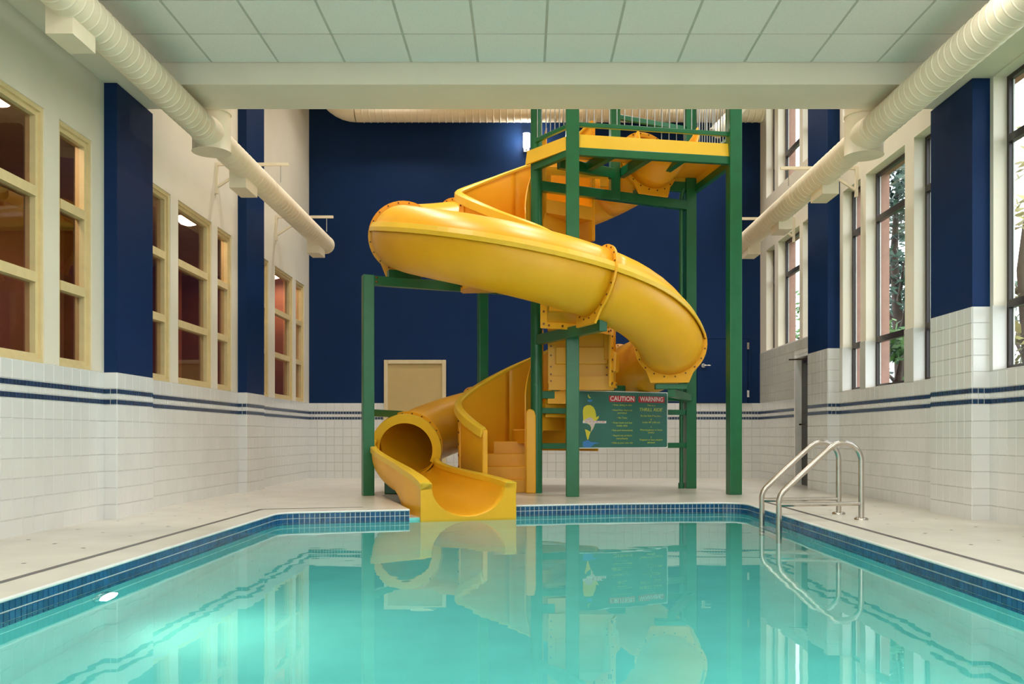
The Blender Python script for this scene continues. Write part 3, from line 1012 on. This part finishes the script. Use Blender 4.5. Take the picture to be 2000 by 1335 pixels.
while k*DA < AEND-DA+1:
    a0 = k*DA; a1 = a0+DA; zt = z_tread(a0)
    mb = MB(); m = 4
    zb = zt-.18
    top, bot = [], []
    for i in range(m+1):
        a = a0 + (a1-a0)*i/m
        top.append((st(a, .15, zt), st(a, r_out(a)-.02, zt))); bot.append((st(a, .15, zb), st(a, r_out(a)-.02, zb)))
    ringL = [x[0] for x in top] + [x[1] for x in reversed(top)]
    ringB = [x[0] for x in bot] + [x[1] for x in reversed(bot)]
    nn = len(ringL)
    mb.add(ringL + ringB, [tuple(range(nn)), tuple(range(2*nn-1, nn-1, -1))] + [(i,(i+1)%nn,nn+(i+1)%nn,nn+i) for i in range(nn)])
    recalc(mb.build('tread', M['orange'], stair))
    k += 1
# outer wall in bolted modules
mods = [(-44, 66, 0), (66, 150, .55), (150, 198, 1.39), (198, 268, 2.06), (268, 346, 2.66), (346, 432, 2.80), (432, 506, 3.45)]
def rim_z(al):
    z = zh(al) + 1.2
    if al < 0: z = 1.2 - .36*min(1, (-al/44)**.9)
    return z
for a0, a1, zb in mods:
    m = max(4, int((a1-a0)/5))
    mb = MB()
    inner, outr = [], []
    for i in range(m+1):
        a = a0 + (a1-a0)*i/m; r = r_out(a)
        z1 = rim_z(a)
        zbb = zb if a0 > 0 else max(0, zh(a)-.3)
        inner.append([st(a, r-.02, zbb), st(a, r-.02, z1)]); outr.append([st(a, r, zbb), st(a, r, z1)])
    mb.loft(inner, False, True); mb.loft([list(reversed(x)) for x in outr], False, True)
    mb.loft([[x[0], y[0]] for x, y in zip(inner, outr)], False, False)
    for x, y in ((inner[0], outr[0]), (inner[-1], outr[-1])): mb.add([x[0], x[1], y[1], y[0]], [(0,1,2,3)])
    w = recalc(mb.build('wall_module', M['orange'], stair))
    # module flange strips with bolts at the lower end and along the bottom
    bo = MB()
    for a in (a0+1.5 if a0 > 0 else -7, a1-1.5):
        fs_ = MB()
        r = r_out(a)
        zlo = zb if a0 > 0 else 0
        hi = rim_z(a)
        e1, e2 = a-2.2, a+2.2
        fs_.loft([[st(e1, r_out(e1)+.001, zlo), st(e1, r_out(e1)+.016, zlo), st(e2, r_out(e2)+.016, zlo), st(e2, r_out(e2)+.001, zlo)],
                  [st(e1, r_out(e1)+.001, hi), st(e1, r_out(e1)+.016, hi), st(e2, r_out(e2)+.016, hi), st(e2, r_out(e2)+.001, hi)]], True, False, True)
        z = zlo + .05
        while z < hi - .12:
            c = st(a, r+.012, z); dd = (st(a, r+1, z) - st(a, r, z))
            bo.tube([c, c + dd*.016], .014, 6); z += .15
        recalc(fs_.build('wall_flange', M['orange'], w))
    if a0 > 0:
        st1, st2 = [], []
        for i in range(m+1):
            a = a0 + (a1-a0)*i/m
            st1.append([st(a, r_out(a)+.001, zb-.005), st(a, r_out(a)+.015, zb-.005), st(a, r_out(a)+.015, zb+.07), st(a, r_out(a)+.001, zb+.07)])
            if i % 2: 
                c = st(a, r_out(a)+.012, zb+.033); dd = st(a, r_out(a)+1, zb) - st(a, r_out(a), zb)
                bo.tube([c, c+dd*.016], .014, 6)
        recalc(MB().loft(st1, True, False, True).build('wall_flange', M['orange'], w))
        # raised rib across the middle of the module
        rb = []
        for i in range(m+1):
            a = a0+5 + (a1-a0-10)*i/m
            z = zb + .33
            rb.append([st(a, r_out(a)-.001, z-.14), st(a, r_out(a)+.035, z-.12), st(a, r_out(a)+.05, z+.10), st(a, r_out(a)-.001, z+.14)])
        recalc(MB().loft(rb, True, False, True).build('wall_rib', M['orange'], w))
    b = bo.build('bolts', M['bolt'], w); b['kind'] = 'stuff'
# flat bolted panel under the flight on the pool side
pn = MB().box(CX+.14, 12.20, 1.44, CX+.955, 12.23, 2.32); pn = bevel(pn.build('front_panel', M['yellow'], stair), .006)
rb = MB().box(CX+.24, 12.16, 1.70, CX+.93, 12.20, 1.93); bevel(rb.build('panel_rib', M['yellow'], pn), .012)
rb = MB().box(CX+.88, 12.14, 1.76, CX+.955, 12.20, 2.32); bevel(rb.build('panel_edge', M['yellow'], pn), .012)
bo = MB()
for x in (.18,.29,.40,.50,.61,.72,.83,.92): bo.tube([(CX+x,12.20,1.48),(CX+x,12.185,1.48)], .013, 6)
for z in (1.57,1.67,1.82,1.94): bo.tube([(CX+.18,12.20,z),(CX+.18,12.185,z)], .013, 6)
for z in (1.56,1.66): bo.tube([(CX+.92,12.20,z),(CX+.92,12.185,z)], .013, 6)
b = bo.build('bolts', M['bolt'], pn); b['kind'] = 'stuff'
# rounded handrail rim along the top
rg = []
a = -44
while a <= 506:
    r = r_out(a); z = rim_z(a)
    rg.append([st(a, r-.035, z-.03), st(a, r-.04, z+.0), st(a, r-.02, z+.022), st(a, r+.03, z+.022), st(a, r+.055, z-.005), st(a, r+.06, z-.105), st(a, r+.045, z-.105), st(a, r+.02, z-.03)])
    a += 4
recalc(MB().loft(rg, True, False, True).build('wall_rim', M['lemon'], stair))
e = MB()   # end post of the outer wall at the foot of the stair
r = r_out(-44)
q0, q1 = st(-44, r-.05, 0), st(-44, r+.02, 0)
e.beam(((q0+q1)/2), ((q0+q1)/2)+Vector((0,0,rim_z(-44)-.01)), .07, .05, up=(0,1,0))
bevel(e.build('end_post', M['yellow'], stair), .015)
# inner wall close to the pole and its front post
for a_s, a_e, hh in ((8, 120, 1.25), (348, 500, 1.0)):
    rg = []
    a = a_s
    while a <= a_e:
        z0, z1 = max(0, zh(a)-.1), zh(a)+hh
        rg.append([st(a, .150, z0), st(a, .150, z1), st(a, .168, z1), st(a, .168, z0)]); a += 8
    recalc(MB().loft(rg, True, False, True).build('inner_wall', M['orange'], stair))
e = MB()
prof = [(-.065,0),(.065,0),(.065,1.02),(.045,1.085),(.0,1.11),(-.045,1.10),(-.065,1.06)]
xc, yc = CX-.085, CY-.06
vs = [(xc+x, yc-.06, z) for x, z in prof] + [(xc+x, yc+.10, z) for x, z in prof]
e.add(vs, [tuple(range(7)), tuple(range(13,6,-1))] + [(i,(i+1)%7,7+(i+1)%7,7+i) for i in range(7)])
bevel(recalc(e.build('inner_post', M['orange'], stair)), .015)

# ---------------------------------------------------------------- green steel tower
tw = empty('slide_tower', 'green steel tower carrying the slide, stair and yellow platform', 'tower')
PA = Vector((-1.99, 11.69)); PBp = Vector((-.60, 13.14)); PC = Vector((.594, 11.5)); PD = Vector((2.70, 11.9)); PE = Vector((2.38, 13.28)); PF = Vector((1.24, 12.72))
def post(p, w, z0, z1, name='post', rz=R(11)):
    o = MB().box(-w/2, -w/2, 0, w/2, w/2, z1-z0).build(name, M['green'], tw)
    o.location = (p.x, p.y, z0); o.rotation_euler = (0,0,rz)
    bevel(o, .008)
    return o
post(PA, .142, 0, 2.79, rz=R(20)); post(PBp, .13, 0, 2.79, rz=R(20))
post(PC, .162, 0, 6.1, rz=0); post(PD, .162, 0, 6.1, rz=R(8)); post(PE, .15, 0, 6.1, rz=R(8))
post(PF, .13, 4.0, 6.1)
c = MB(); c.tube([(CX-.01, CY, 0), (CX-.01, CY, 6.3)], .077, 24); c.build('round_pole', M['green'], tw)
for p in (PA, PC, PD, PE):
    pass
def tbeam(a, b, w, h, name='beam', par=None):
    o = MB().beam(a, b, w, h).build(name, M['green'], par or tw); bevel(o, .006); return o
# arm from the left post under the tube
bm = tbeam((PA.x+.06, PA.y+.03, 2.725), (.12, 12.66, 2.725), .10, .12)
sd = s_pos(6)
tbeam((sd.x-.20, sd.y-.07, 2.84), (sd.x+.20, sd.y+.07, 2.84), .14, .12, 'saddle')
bp_ = MB().beam((PA.x+.07, PA.y-.035, 2.725), (PA.x+.15, PA.y-.0, 2.725), .02, .11)
bp_.build('bolt_plate', M['green'], bm)
bb = MB()
for z in (2.70, 2.755): bb.tube([(PA.x+.12, PA.y-.035, z), (PA.x+.115, PA.y-.06, z)], .014, 8)
bb = bb.build('bolts', M['bolt'], bm); bb['kind'] = 'stuff'
tbeam((PA.x, PA.y, 1.05), (-1.69, 12.62, 1.05), .08, .09)
# arm under the front of the coil
tbeam((CX, CY, 2.02), (.90, 10.55, 2.02), .10, .13)
# beam under the slide entry
tbeam((CX, CY, 4.06), (PE.x, PE.y, 4.06), .10, .13)
sd = s_pos(-154); tbeam((sd.x-.2, sd.y-.09, 4.15), (sd.x+.2, sd.y+.09, 4.15), .12, .09, 'saddle')
# cradle of the eastern coil and guard rails carrying the sign
dirE = (PE - Vector((CX, CY))).normalized()
def onCE(s, off=0):
    q = Vector((CX, CY)) + dirE*s; nrm = Vector((dirE.y, -dirE.x))
    return q + nrm*off
LCE = (PE - Vector((CX, CY))).length
for z, h in ((.62, .075), (1.09, .075), (1.30, .10)):
    a, b = onCE(.05), onCE(LCE); tbeam((a.x,a.y,z), (b.x,b.y,z), .06, h, 'guard_rail')
a, b = onCE(.2), onCE(1.35); tbeam((a.x,a.y,1.40), (b.x,b.y,1.40), .08, .10, 'guard_rail')
sd = s_pos(166); tbeam((sd.x-.2, sd.y, 1.385), (sd.x+.2, sd.y, 1.385), .12, .07, 'saddle')
tbeam((sd.x, sd.y-.05, 1.30), (PE.x, PE.y, 1.30), .09, .10)
# support block of the run-out
o = MB().box(-1.83, 12.0, 0, -1.55, 12.25, .22).build('foot_block', M['green'], tw); bevel(o, .01)
o = MB().box(-.75, 13.55, 0, -.55, 13.7, .50).build('foot_block', M['green'], tw); bevel(o, .01)
cnd = MB(); cnd.tube([(PE.x-.13, PE.y-.03, .0), (PE.x-.13, PE.y-.03, 4.2), (PE.x-.10, PE.y-.05, 4.3)], .03, 10); cnd.tube([(PE.x-.13,PE.y-.03,0),(PE.x-.13,PE.y-.03,.08)], .045, 10)
cnd.build('drain_pipe', M['green'], tw)

# platform
A3, B3, C3 = PC, PD, Vector((2.46, 13.30)); D3 = Vector((.36, 12.9)); E3 = Vector((.12, 12.18))
MB().prism([tuple(A3), tuple(B3), tuple(C3), (1.62, 13.14), (1.55, 12.5), (.5, 12.3), tuple(E3)], 4.45, 4.49).build('platform_deck', M['orange'], tw)
def fascia(a, b, z0, z1, slant=.02):
    d = (b-a).normalized(); nrm = Vector((d.y, -d.x))
    mb = MB()
    vs = []
    for q in (a, b):
        for o_, z in ((.0, z0), (.03, z0), (.03+slant, z1), (slant, z1)):
            vs.append((q.x+nrm.x*o_, q.y+nrm.y*o_, z))
    mb.add(vs, [(0,1,2,3),(7,6,5,4),(0,4,5,1),(1,5,6,2),(2,6,7,3),(3,7,4,0)])
    return recalc(mb.build('fascia', M['lemon'], tw))
fascia(A3, B3, 4.335, 4.52, -.03); fascia(E3 + Vector((-.09,.02)), A3, 4.335, 4.52, -.03); fascia(B3, C3, 4.335, 4.52, -.03); fascia(C3, Vector((1.6,13.14)), 4.335, 4.52, -.03)
for a, b in ((A3, B3), (E3, A3), (B3, C3)):
    tbeam((a.x,a.y,4.30), (b.x,b.y,4.30), .07, .10, 'frame_beam')
tbeam((C3.x,C3.y,4.33), (1.5,13.1,4.33), .07, .14, 'frame_beam')
for f_ in (.30, .52, .72):
    a = A3 + (B3-A3)*f_; b = E3 + (C3-E3)*f_
    tbeam((a.x,a.y,4.38), (b.x,b.y,4.38), .09, .12, 'joist')
tbeam((.45,12.2,4.36), (1.3,12.75,4.36), .09, .14, 'joist')
le = MB().beam((.27, 12.38, 4.32), (1.14, 12.62, 4.32), .03, .12); bevel(le.build('landing_edge', M['orange'], tw), .006)
for x, y in ((.30,12.38),(1.08,12.60)):
    MB().box(x-.05, y-.01, 4.16, x+.05, y+.03, 4.26).build('landing_tab', M['orange'], tw)
# railing
def railing(a, b, z0=4.64, z1=5.62, skip=.08, post_rail=True):
    L_ = (b-a).length; d = (b-a)/L_
    r1 = tbeam((a.x,a.y,z0), (b.x,b.y,z0), .045, .055, 'bottom_rail'); tbeam((a.x,a.y,z1), (b.x,b.y,z1), .045, .055, 'top_rail')
    n = int((L_-2*skip)/.095)
    me = None
    for i in range(n+1):
        q = a + d*(skip + (L_-2*skip)*i/max(1,n))
        if me is None:
            me = MB().tube([(0,0,0),(0,0,z1-z0)], .007, 6).mesh('baluster', M['wire'])
        o = bpy.data.objects.new('baluster', me); COL.objects.link(o); o.parent = tw; o.location = (q.x, q.y, z0)
railing(A3, B3); railing(E3, A3); railing(B3, C3); railing(C3, Vector((1.9,13.2)), skip=.06)
tbeam((PF.x,PF.y,5.16), (PE.x,PE.y,5.16), .05, .07, 'mid_rail')

# ---------------------------------------------------------------- warning sign on the guard rails
sg = empty('warning_sign', 'green riding rules sign with caution and warning columns', 'sign')
sa, sb = onCE(.50, .13), onCE(1.98, .13)
SW = (sb-sa).length; SZ0, SZ1 = .585, 1.365; SH = SZ1-SZ0
sx = Vector((dirE.x, dirE.y, 0)); sn = Vector((dirE.y, -dirE.x, 0)); so = Vector((sa.x, sa.y, SZ0))
def sp3(u, v, w=0): return so + sx*u + Vector((0,0,v)) + sn*w
def plate(u0, v0, u1, v1, w0, w1, name, m, rr=0.0, par=sg):
    pts = []
    if rr:
        for cu, cv, a0 in ((u1-rr, v0+rr, -90), (u1-rr, v1-rr, 0), (u0+rr, v1-rr, 90), (u0+rr, v0+rr, 180)):
            for k in range(5): pts.append((cu + rr*math.cos(R(a0+22.5*k)), cv + rr*math.sin(R(a0+22.5*k))))
    else: pts = [(u0,v0),(u1,v0),(u1,v1),(u0,v1)]
    n = len(pts)
    mb = MB().add([sp3(u,v,w0) for u,v in pts] + [sp3(u,v,w1) for u,v in pts], [tuple(range(n-1,-1,-1)), tuple(range(n,2*n))] + [(i,(i+1)%n,n+(i+1)%n,n+i) for i in range(n)])
    return recalc(mb.build(name, m, par))
plate(0, 0, SW, SH, 0, .012, 'border_panel', M['sign_white'])
plate(.013, .013, SW-.013, SH-.013, .012, .015, 'sign_face', M['sign_green'], .02)
_dg = None
def text(body, u, v, size, m, name='lettering', shear=0, bold=0.0, wmax=None):
    cu = bpy.data.curves.new('t', 'FONT'); cu.body = body; cu.size = size; cu.align_x = 'CENTER'; cu.align_y = 'CENTER'
    cu.shear = shear; cu.offset = bold; cu.extrude = .0005; cu.resolution_u = 3
    ob = bpy.data.objects.new('t', cu); COL.objects.link(ob)
    dg = bpy.context.evaluated_depsgraph_get(); dg.update()
    me = bpy.data.meshes.new_from_object(ob.evaluated_get(dg))
    bpy.data.objects.remove(ob); bpy.data.curves.remove(cu)
    xs_ = [q.co.x for q in me.vertices]
    k = 1.0
    if wmax and xs_: k = wmax/(max(xs_)-min(xs_))
    mid = (max(xs_)+min(xs_))/2
    for q in me.vertices:
        x, y, z = q.co
        q.co = sp3(u + (x-mid)*k, v + y, .0172 + z)
    me.materials.clear(); me.materials.append(m)
    o = bpy.data.objects.new(name, me); COL.objects.link(o); o.parent = sg
    return o
def fu(x): return (x-100)/(1815-100)*SW*.905 + SW*.095     # picture columns of the visible part to panel length
def fv(y): return SH*(1 - (y-150)/(1200-150))
def fs2(w): return w/(1815-100)*SW*.905
for a, b, tx in ((585, 1120, 'CAUTION'), (1190, 1740, 'WARNING')):
    plate(fu(a), fv(350), fu(b), fv(235), .015, .0168, 'heading_plate', M['sign_red'], .012)
    text(tx, fu((a+b)/2), fv(292), .088, M['sign_pale'], bold=.0015, wmax=fs2(490))
for y, tx, w in ((403,'\u2022 Keep sitting in tube',400),(500,'\u2022 Head First riders not',420),(550,'permitted',185),(640,'\u2022 No Trains',205),
              (730,'\u2022 Keep hands and feet',420),(785,'inside slide',220),(868,'\u2022 Exit pool immediately',440),(965,'\u2022 Report any problem',410),
              (1020,'immediately',235),(1100,'\u2022 Slide at your own risk',440)):
    text(tx, fu(850), fv(y), .034, M['sign_text'], wmax=fs2(w))
for y, tx, w, sz, sh in ((403,'This is a',170,.032,0),(485,'THRILL RIDE',485,.064,.3),(600,'Do Not Ride if You Are...',440,.034,0),(668,'1',12,.026,0),
              (720,'Under 48" (120 cm)',370,.034,0),(808,'2',18,.026,0),(860,'Wearing glasses or loose',470,.034,0),(908,'jewelry',130,.034,0),
              (998,'3',18,.026,0),(1045,'Pregnant or have physical',480,.034,0),(1095,'ailments',160,.034,0)):
    text(tx, fu(1455), fv(y), sz, M['sign_text'], shear=sh, wmax=fs2(w))
def shape(pts, w, name, m):
    n = len(pts)
    mb = MB().add([sp3(fu(x), fv(y), .015) for x, y in pts] + [sp3(fu(x), fv(y), w) for x, y in pts],
                  [tuple(range(n)), tuple(range(2*n-1, n-1, -1))] + [(i,(i+1)%n,n+(i+1)%n,n+i) for i in range(n)])
    return recalc(mb.build(name, m, sg))
# plain yellow leaping shape over a blue splash, small emblem above
shape([(60,520),(80,450),(140,415),(210,415),(270,450),(305,510),(322,590),(325,660),(305,745),(270,830),(215,905),(225,820),(200,775),(140,745),(70,720)], .0165, 'leaping_shape', M['sign_yellow'])
shape([(318,640),(345,625),(380,608),(372,650),(345,680),(318,695)], .0165, 'leaping_shape', M['sign_yellow'])
shape([(100,850),(150,865),(215,900),(190,960),(172,1030),(150,1045),(135,990),(118,920)], .0165, 'leaping_shape', M['sign_yellow'])
shape([(100,680),(150,650),(215,635),(255,660),(300,745),(262,835),(225,895),(232,820),(205,775),(150,745),(100,725)], .0175, 'pale_patch', M['sign_pink'])
shape([(60,1080),(150,1045),(230,1085),(300,1088),(400,1100),(290,1120),(215,1175),(120,1180),(60,1160)], .0165, 'splash', M['sign_blue'])
shape([(165,215),(185,260),(215,280),(212,292),(180,285),(160,250)], .0165, 'emblem', M['sign_yellow'])
shape([(150,330),(180,318),(250,318),(240,345),(200,362),(155,352)], .0165, 'emblem', M['sign_blue'])
shape([(60,695),(525,700),(525,742),(60,742)], .0178, 'height_bar', M['sign_pale'])
_o = text('MUST BE THIS TALL TO RIDE', fu(300), fv(719), .030, M['sign_red'], wmax=fs2(400))
for q in _o.data.vertices: q.co += sn*.0012

# ---------------------------------------------------------------- pool ladder
lad = empty('pool_ladder', 'stainless handrail ladder hooked over the pool edge', 'ladder')
def rail(y):
    x0, x1 = 2.30, 3.045
    pts = [(x0,y,-.9), (x0,y,-.3), (x0,y,.10), (x0,y,.17)]
    a = Vector((x0,y,.17)); 
    pts += [(x0+.012,y,.215),(x0+.04,y,.255)]
    pts += [(x0+.40,y,.59)]
    cx_, cz_, rr = x1-.165, .53, .165
    for d in (133, 115, 95, 78, 60, 42, 25, 10, 0):
        pts.append((cx_ + rr*math.cos(R(d)), y, cz_ + rr*math.sin(R(d))))
    pts += [(x1,y,.3), (x1,y,.012)]
    MB().tube(pts, .025, 14).build('handrail', M['steel'], lad)
    MB().tube([(x0,y,.135),(x1,y,.145)], .02, 12).build('cross_bar', M['steel'], lad)
    MB().tube([(x1,y,0),(x1,y,.012),(x1,y,.018)], [.062,.060,.05], 20).build('floor_flange', M['steel'], lad)
rail(8.34); rail(8.94)
for z in (-.15, -.42, -.69):
    bevel(MB().box(2.27, 8.35, z-.02, 2.38, 8.93, z+.01).build('step', M['white'], lad), .006)

# ---------------------------------------------------------------- lamps
sc = empty('wall_sconce', 'glowing white sconce high on the navy end wall', 'lamp')
MB().box(-.02, YB-.02, 5.80, .08, YB, 5.92).build('back_plate', M['white'], sc)
MB().tube([(.03,YB-.01,5.84),(.03,YB-.09,5.84)], .015, 8).build('arm', M['white'], sc)
MB().tube([(.03,YB-.09,5.84),(.03,YB-.09,5.86),(.03,YB-.09,6.10)], [.03,.062,.062], 20).build('shade', M['sconceglow'], sc)
ld = bpy.data.lights.new('sconce_light', 'POINT'); ld.energy = W_SCONCE; ld.color = (1,.95,.85); ld.shadow_soft_size = .06
lo = bpy.data.objects.new('sconce_light', ld); COL.objects.link(lo); lo.location = (.03, YB-.2, 5.98); lo.parent = sc

TL = [(x, y) for y in (-1.3, 1.2, 3.7, 6.1) for x in (-1.65, .18+.305, 2.62)]  # ceiling lights added out of view to brighten the near part
names = ['first','second','third','fourth']
for i, (x, y) in enumerate(TL):
    r = empty('added_troffer', 'added unseen ceiling light in row %s, %s of three, above the near water' % (names[i//3], ('left','middle','right')[i%3]), 'ceiling light', 'added ceiling lights')
    fr = MB()
    for a in ((x-.6,y-.3,x+.6,y-.27),(x-.6,y+.27,x+.6,y+.3),(x-.6,y-.27,x-.57,y+.27),(x+.57,y-.27,x+.6,y+.27)): fr.box(a[0],a[1],Z_CEIL-.03,a[2],a[3],Z_CEIL)
    fr.build('trim_frame', M['white'], r)
    MB().box(x-.57, y-.27, Z_CEIL-.018, x+.57, y+.27, Z_CEIL-.002).build('diffuser', M['lampglow'], r)
    area_light('added_troffer_light', (x, y, Z_CEIL-.03), (0,0,0), 1.1, W_ADDED_TROFFER, (1,.97,.93), r, sy=.5)
HB = [(x, y) for y in (10.2, 12.4, 14.8) for x in (-2.2, .4, 2.8)]  # lamps added above the visible range to brighten the slide bay
for i, (x, y) in enumerate(HB):
    r = empty('added_high_bay', 'added unseen bell lamp hung over the slide bay, row %s, %s' % (names[i//3], ('left','middle','right')[i%3]), 'ceiling light', 'added bell lamps over the slide')
    MB().tube([(x,y,Z_TOP),(x,y,7.45)], .012, 8).build('stem', M['white'], r)
    MB().tube([(x,y,7.45),(x,y,7.4),(x,y,7.25),(x,y,7.12)], [.05,.08,.16,.24], 24, caps=False).build('bell_shade', M['white'], r)
    MB().disc((x,y,7.14), (0,0,1), .215, .012, 24).build('diffuser', M['lampglow'], r)
    area_light('added_high_bay_light', (x, y, 7.115), (0,0,0), .42, W_ADDED_HIGHBAY, (1,.97,.92), r, shape='DISK', spread=R(115))

def pool_lamp(loc, nrm, lab, power, spread=R(170)):
    r = empty('pool_lamp', lab, 'lamp', 'underwater lamps')
    c = Vector(loc); nn = Vector(nrm).normalized()
    MB().tube([c, c+nn*.02, c+nn*.03], [.125,.12,.10], 28).build('bezel', M['chrome'], r)
    MB().tube([c+nn*.028, c+nn*.036], .095, 28).build('lens', M['poolglow'], r)
    q = nn.to_track_quat('-Z', 'Y').to_euler()
    area_light('underwater_light', c+nn*.05, q, .18, power, (1,.97,.88), r, shape='DISK', spread=spread)
    return r
pl = pool_lamp((PXL, 5.32, -.42), (1,0,-.05), 'round lit underwater lamp in the pool wall', W_POOL)
sd_ = bpy.data.lights.new('pool_beam', 'SPOT'); sd_.energy = 34; sd_.color = (1,.80,.52); sd_.spot_size = R(75); sd_.spot_blend = 1.0; sd_.shadow_soft_size = .08
so_ = bpy.data.objects.new('pool_beam', sd_); COL.objects.link(so_); so_.parent = pl
so_.location = (PXL+.08, 5.32, -.42); so_.rotation_euler = Vector((.62,.0,-.78)).to_track_quat('-Z','Y').to_euler()
pool_lamp((PXR, 3.6, -.55), (-1,0,0), 'added unseen underwater lamp low in the opposite pool wall', W_POOL)  # this lamp and the next two are added, unseen, to light the pool
pool_lamp((-1.2, PY0, -.55), (0,1,0), 'added unseen underwater lamp in the near pool end, first', W_POOL)
pool_lamp((1.2, PY0, -.55), (0,1,0), 'added unseen underwater lamp in the near pool end, second', W_POOL)

# ---------------------------------------------------------------- outside the daylight windows
g = MB().box(XR+.36, -20, -.6, 60, 60, -.3)
tag(g.build('ground', M['lawn']), 'green lawn outside the daylight windows', 'ground', kind='structure')
def tree(x, y, h, spread, m, lab, n=1500, nm='tree', base=.35, grp='trees outside'):
    r = empty(nm, lab, 'tree', grp)
    rnd = random.Random(int(x*13+y*7))
    tk = MB()
    tk.tube([(x,y,-.3),(x+.05,y,h*.3),(x-.05,y+.1,h*.65),(x,y,h*.92)], [.16,.13,.08,.02], 8)
    for k in range(6):
        a = rnd.uniform(0,6.28); z0 = h*rnd.uniform(.3,.7); L_ = spread*rnd.uniform(.5,.9)
        tk.tube([(x,y,z0),(x+math.cos(a)*L_*.5,y+math.sin(a)*L_*.5,z0+L_*.25),(x+math.cos(a)*L_,y+math.sin(a)*L_,z0+L_*.6)], [.05,.035,.012], 6)
    tk.build('trunk', M['bark'], r)
    lf = MB()
    cl = [(x+rnd.uniform(-1,1)*spread*.7, y+rnd.uniform(-1,1)*spread*.7, h*rnd.uniform(base,1.0), spread*rnd.uniform(.25,.5)) for _ in range(18)]
    for _ in range(n):
        cx_, cy_, cz_, cr = rnd.choice(cl)
        v = Vector((rnd.gauss(0,1), rnd.gauss(0,1), rnd.gauss(0,1))).normalized()*cr*rnd.random()**.4
        c = Vector((cx_,cy_,cz_)) + v
        u = Vector((rnd.gauss(0,1), rnd.gauss(0,1), rnd.gauss(0,.6))).normalized(); w = u.orthogonal().normalized()
        s = rnd.uniform(.06,.13)
        lf.add([c-u*s, c-w*s*.5, c+u*s, c+w*s*.5], [(0,1,2,3)])
    o = lf.build('foliage', m, r); o['kind'] = 'stuff'
    return r
tree(7.3, 18.0, 6.6, 1.6, M['leaf2'], 'dark tree seen through the wide window between the pilasters', 3000)
tree(9.9, 23.6, 7.5, 1.9, M['leaf2'], 'tall dark tree farther along outside the pilaster windows', 2600)
tree(6.05, 14.75, 2.3, .75, M['leaf'], 'bright green bush low outside the wide window between the pilasters', 1400, 'bush', .15, 'bushes outside')
tree(6.75, 12.3, 4.6, 1.0, M['leaf3'], 'sparse yellow tree outside the window at the picture edge', 900)
tree(9.2, 30.0, 5.5, 1.7, M['leaf'], 'green tree far outside near the end wall windows', 1200)
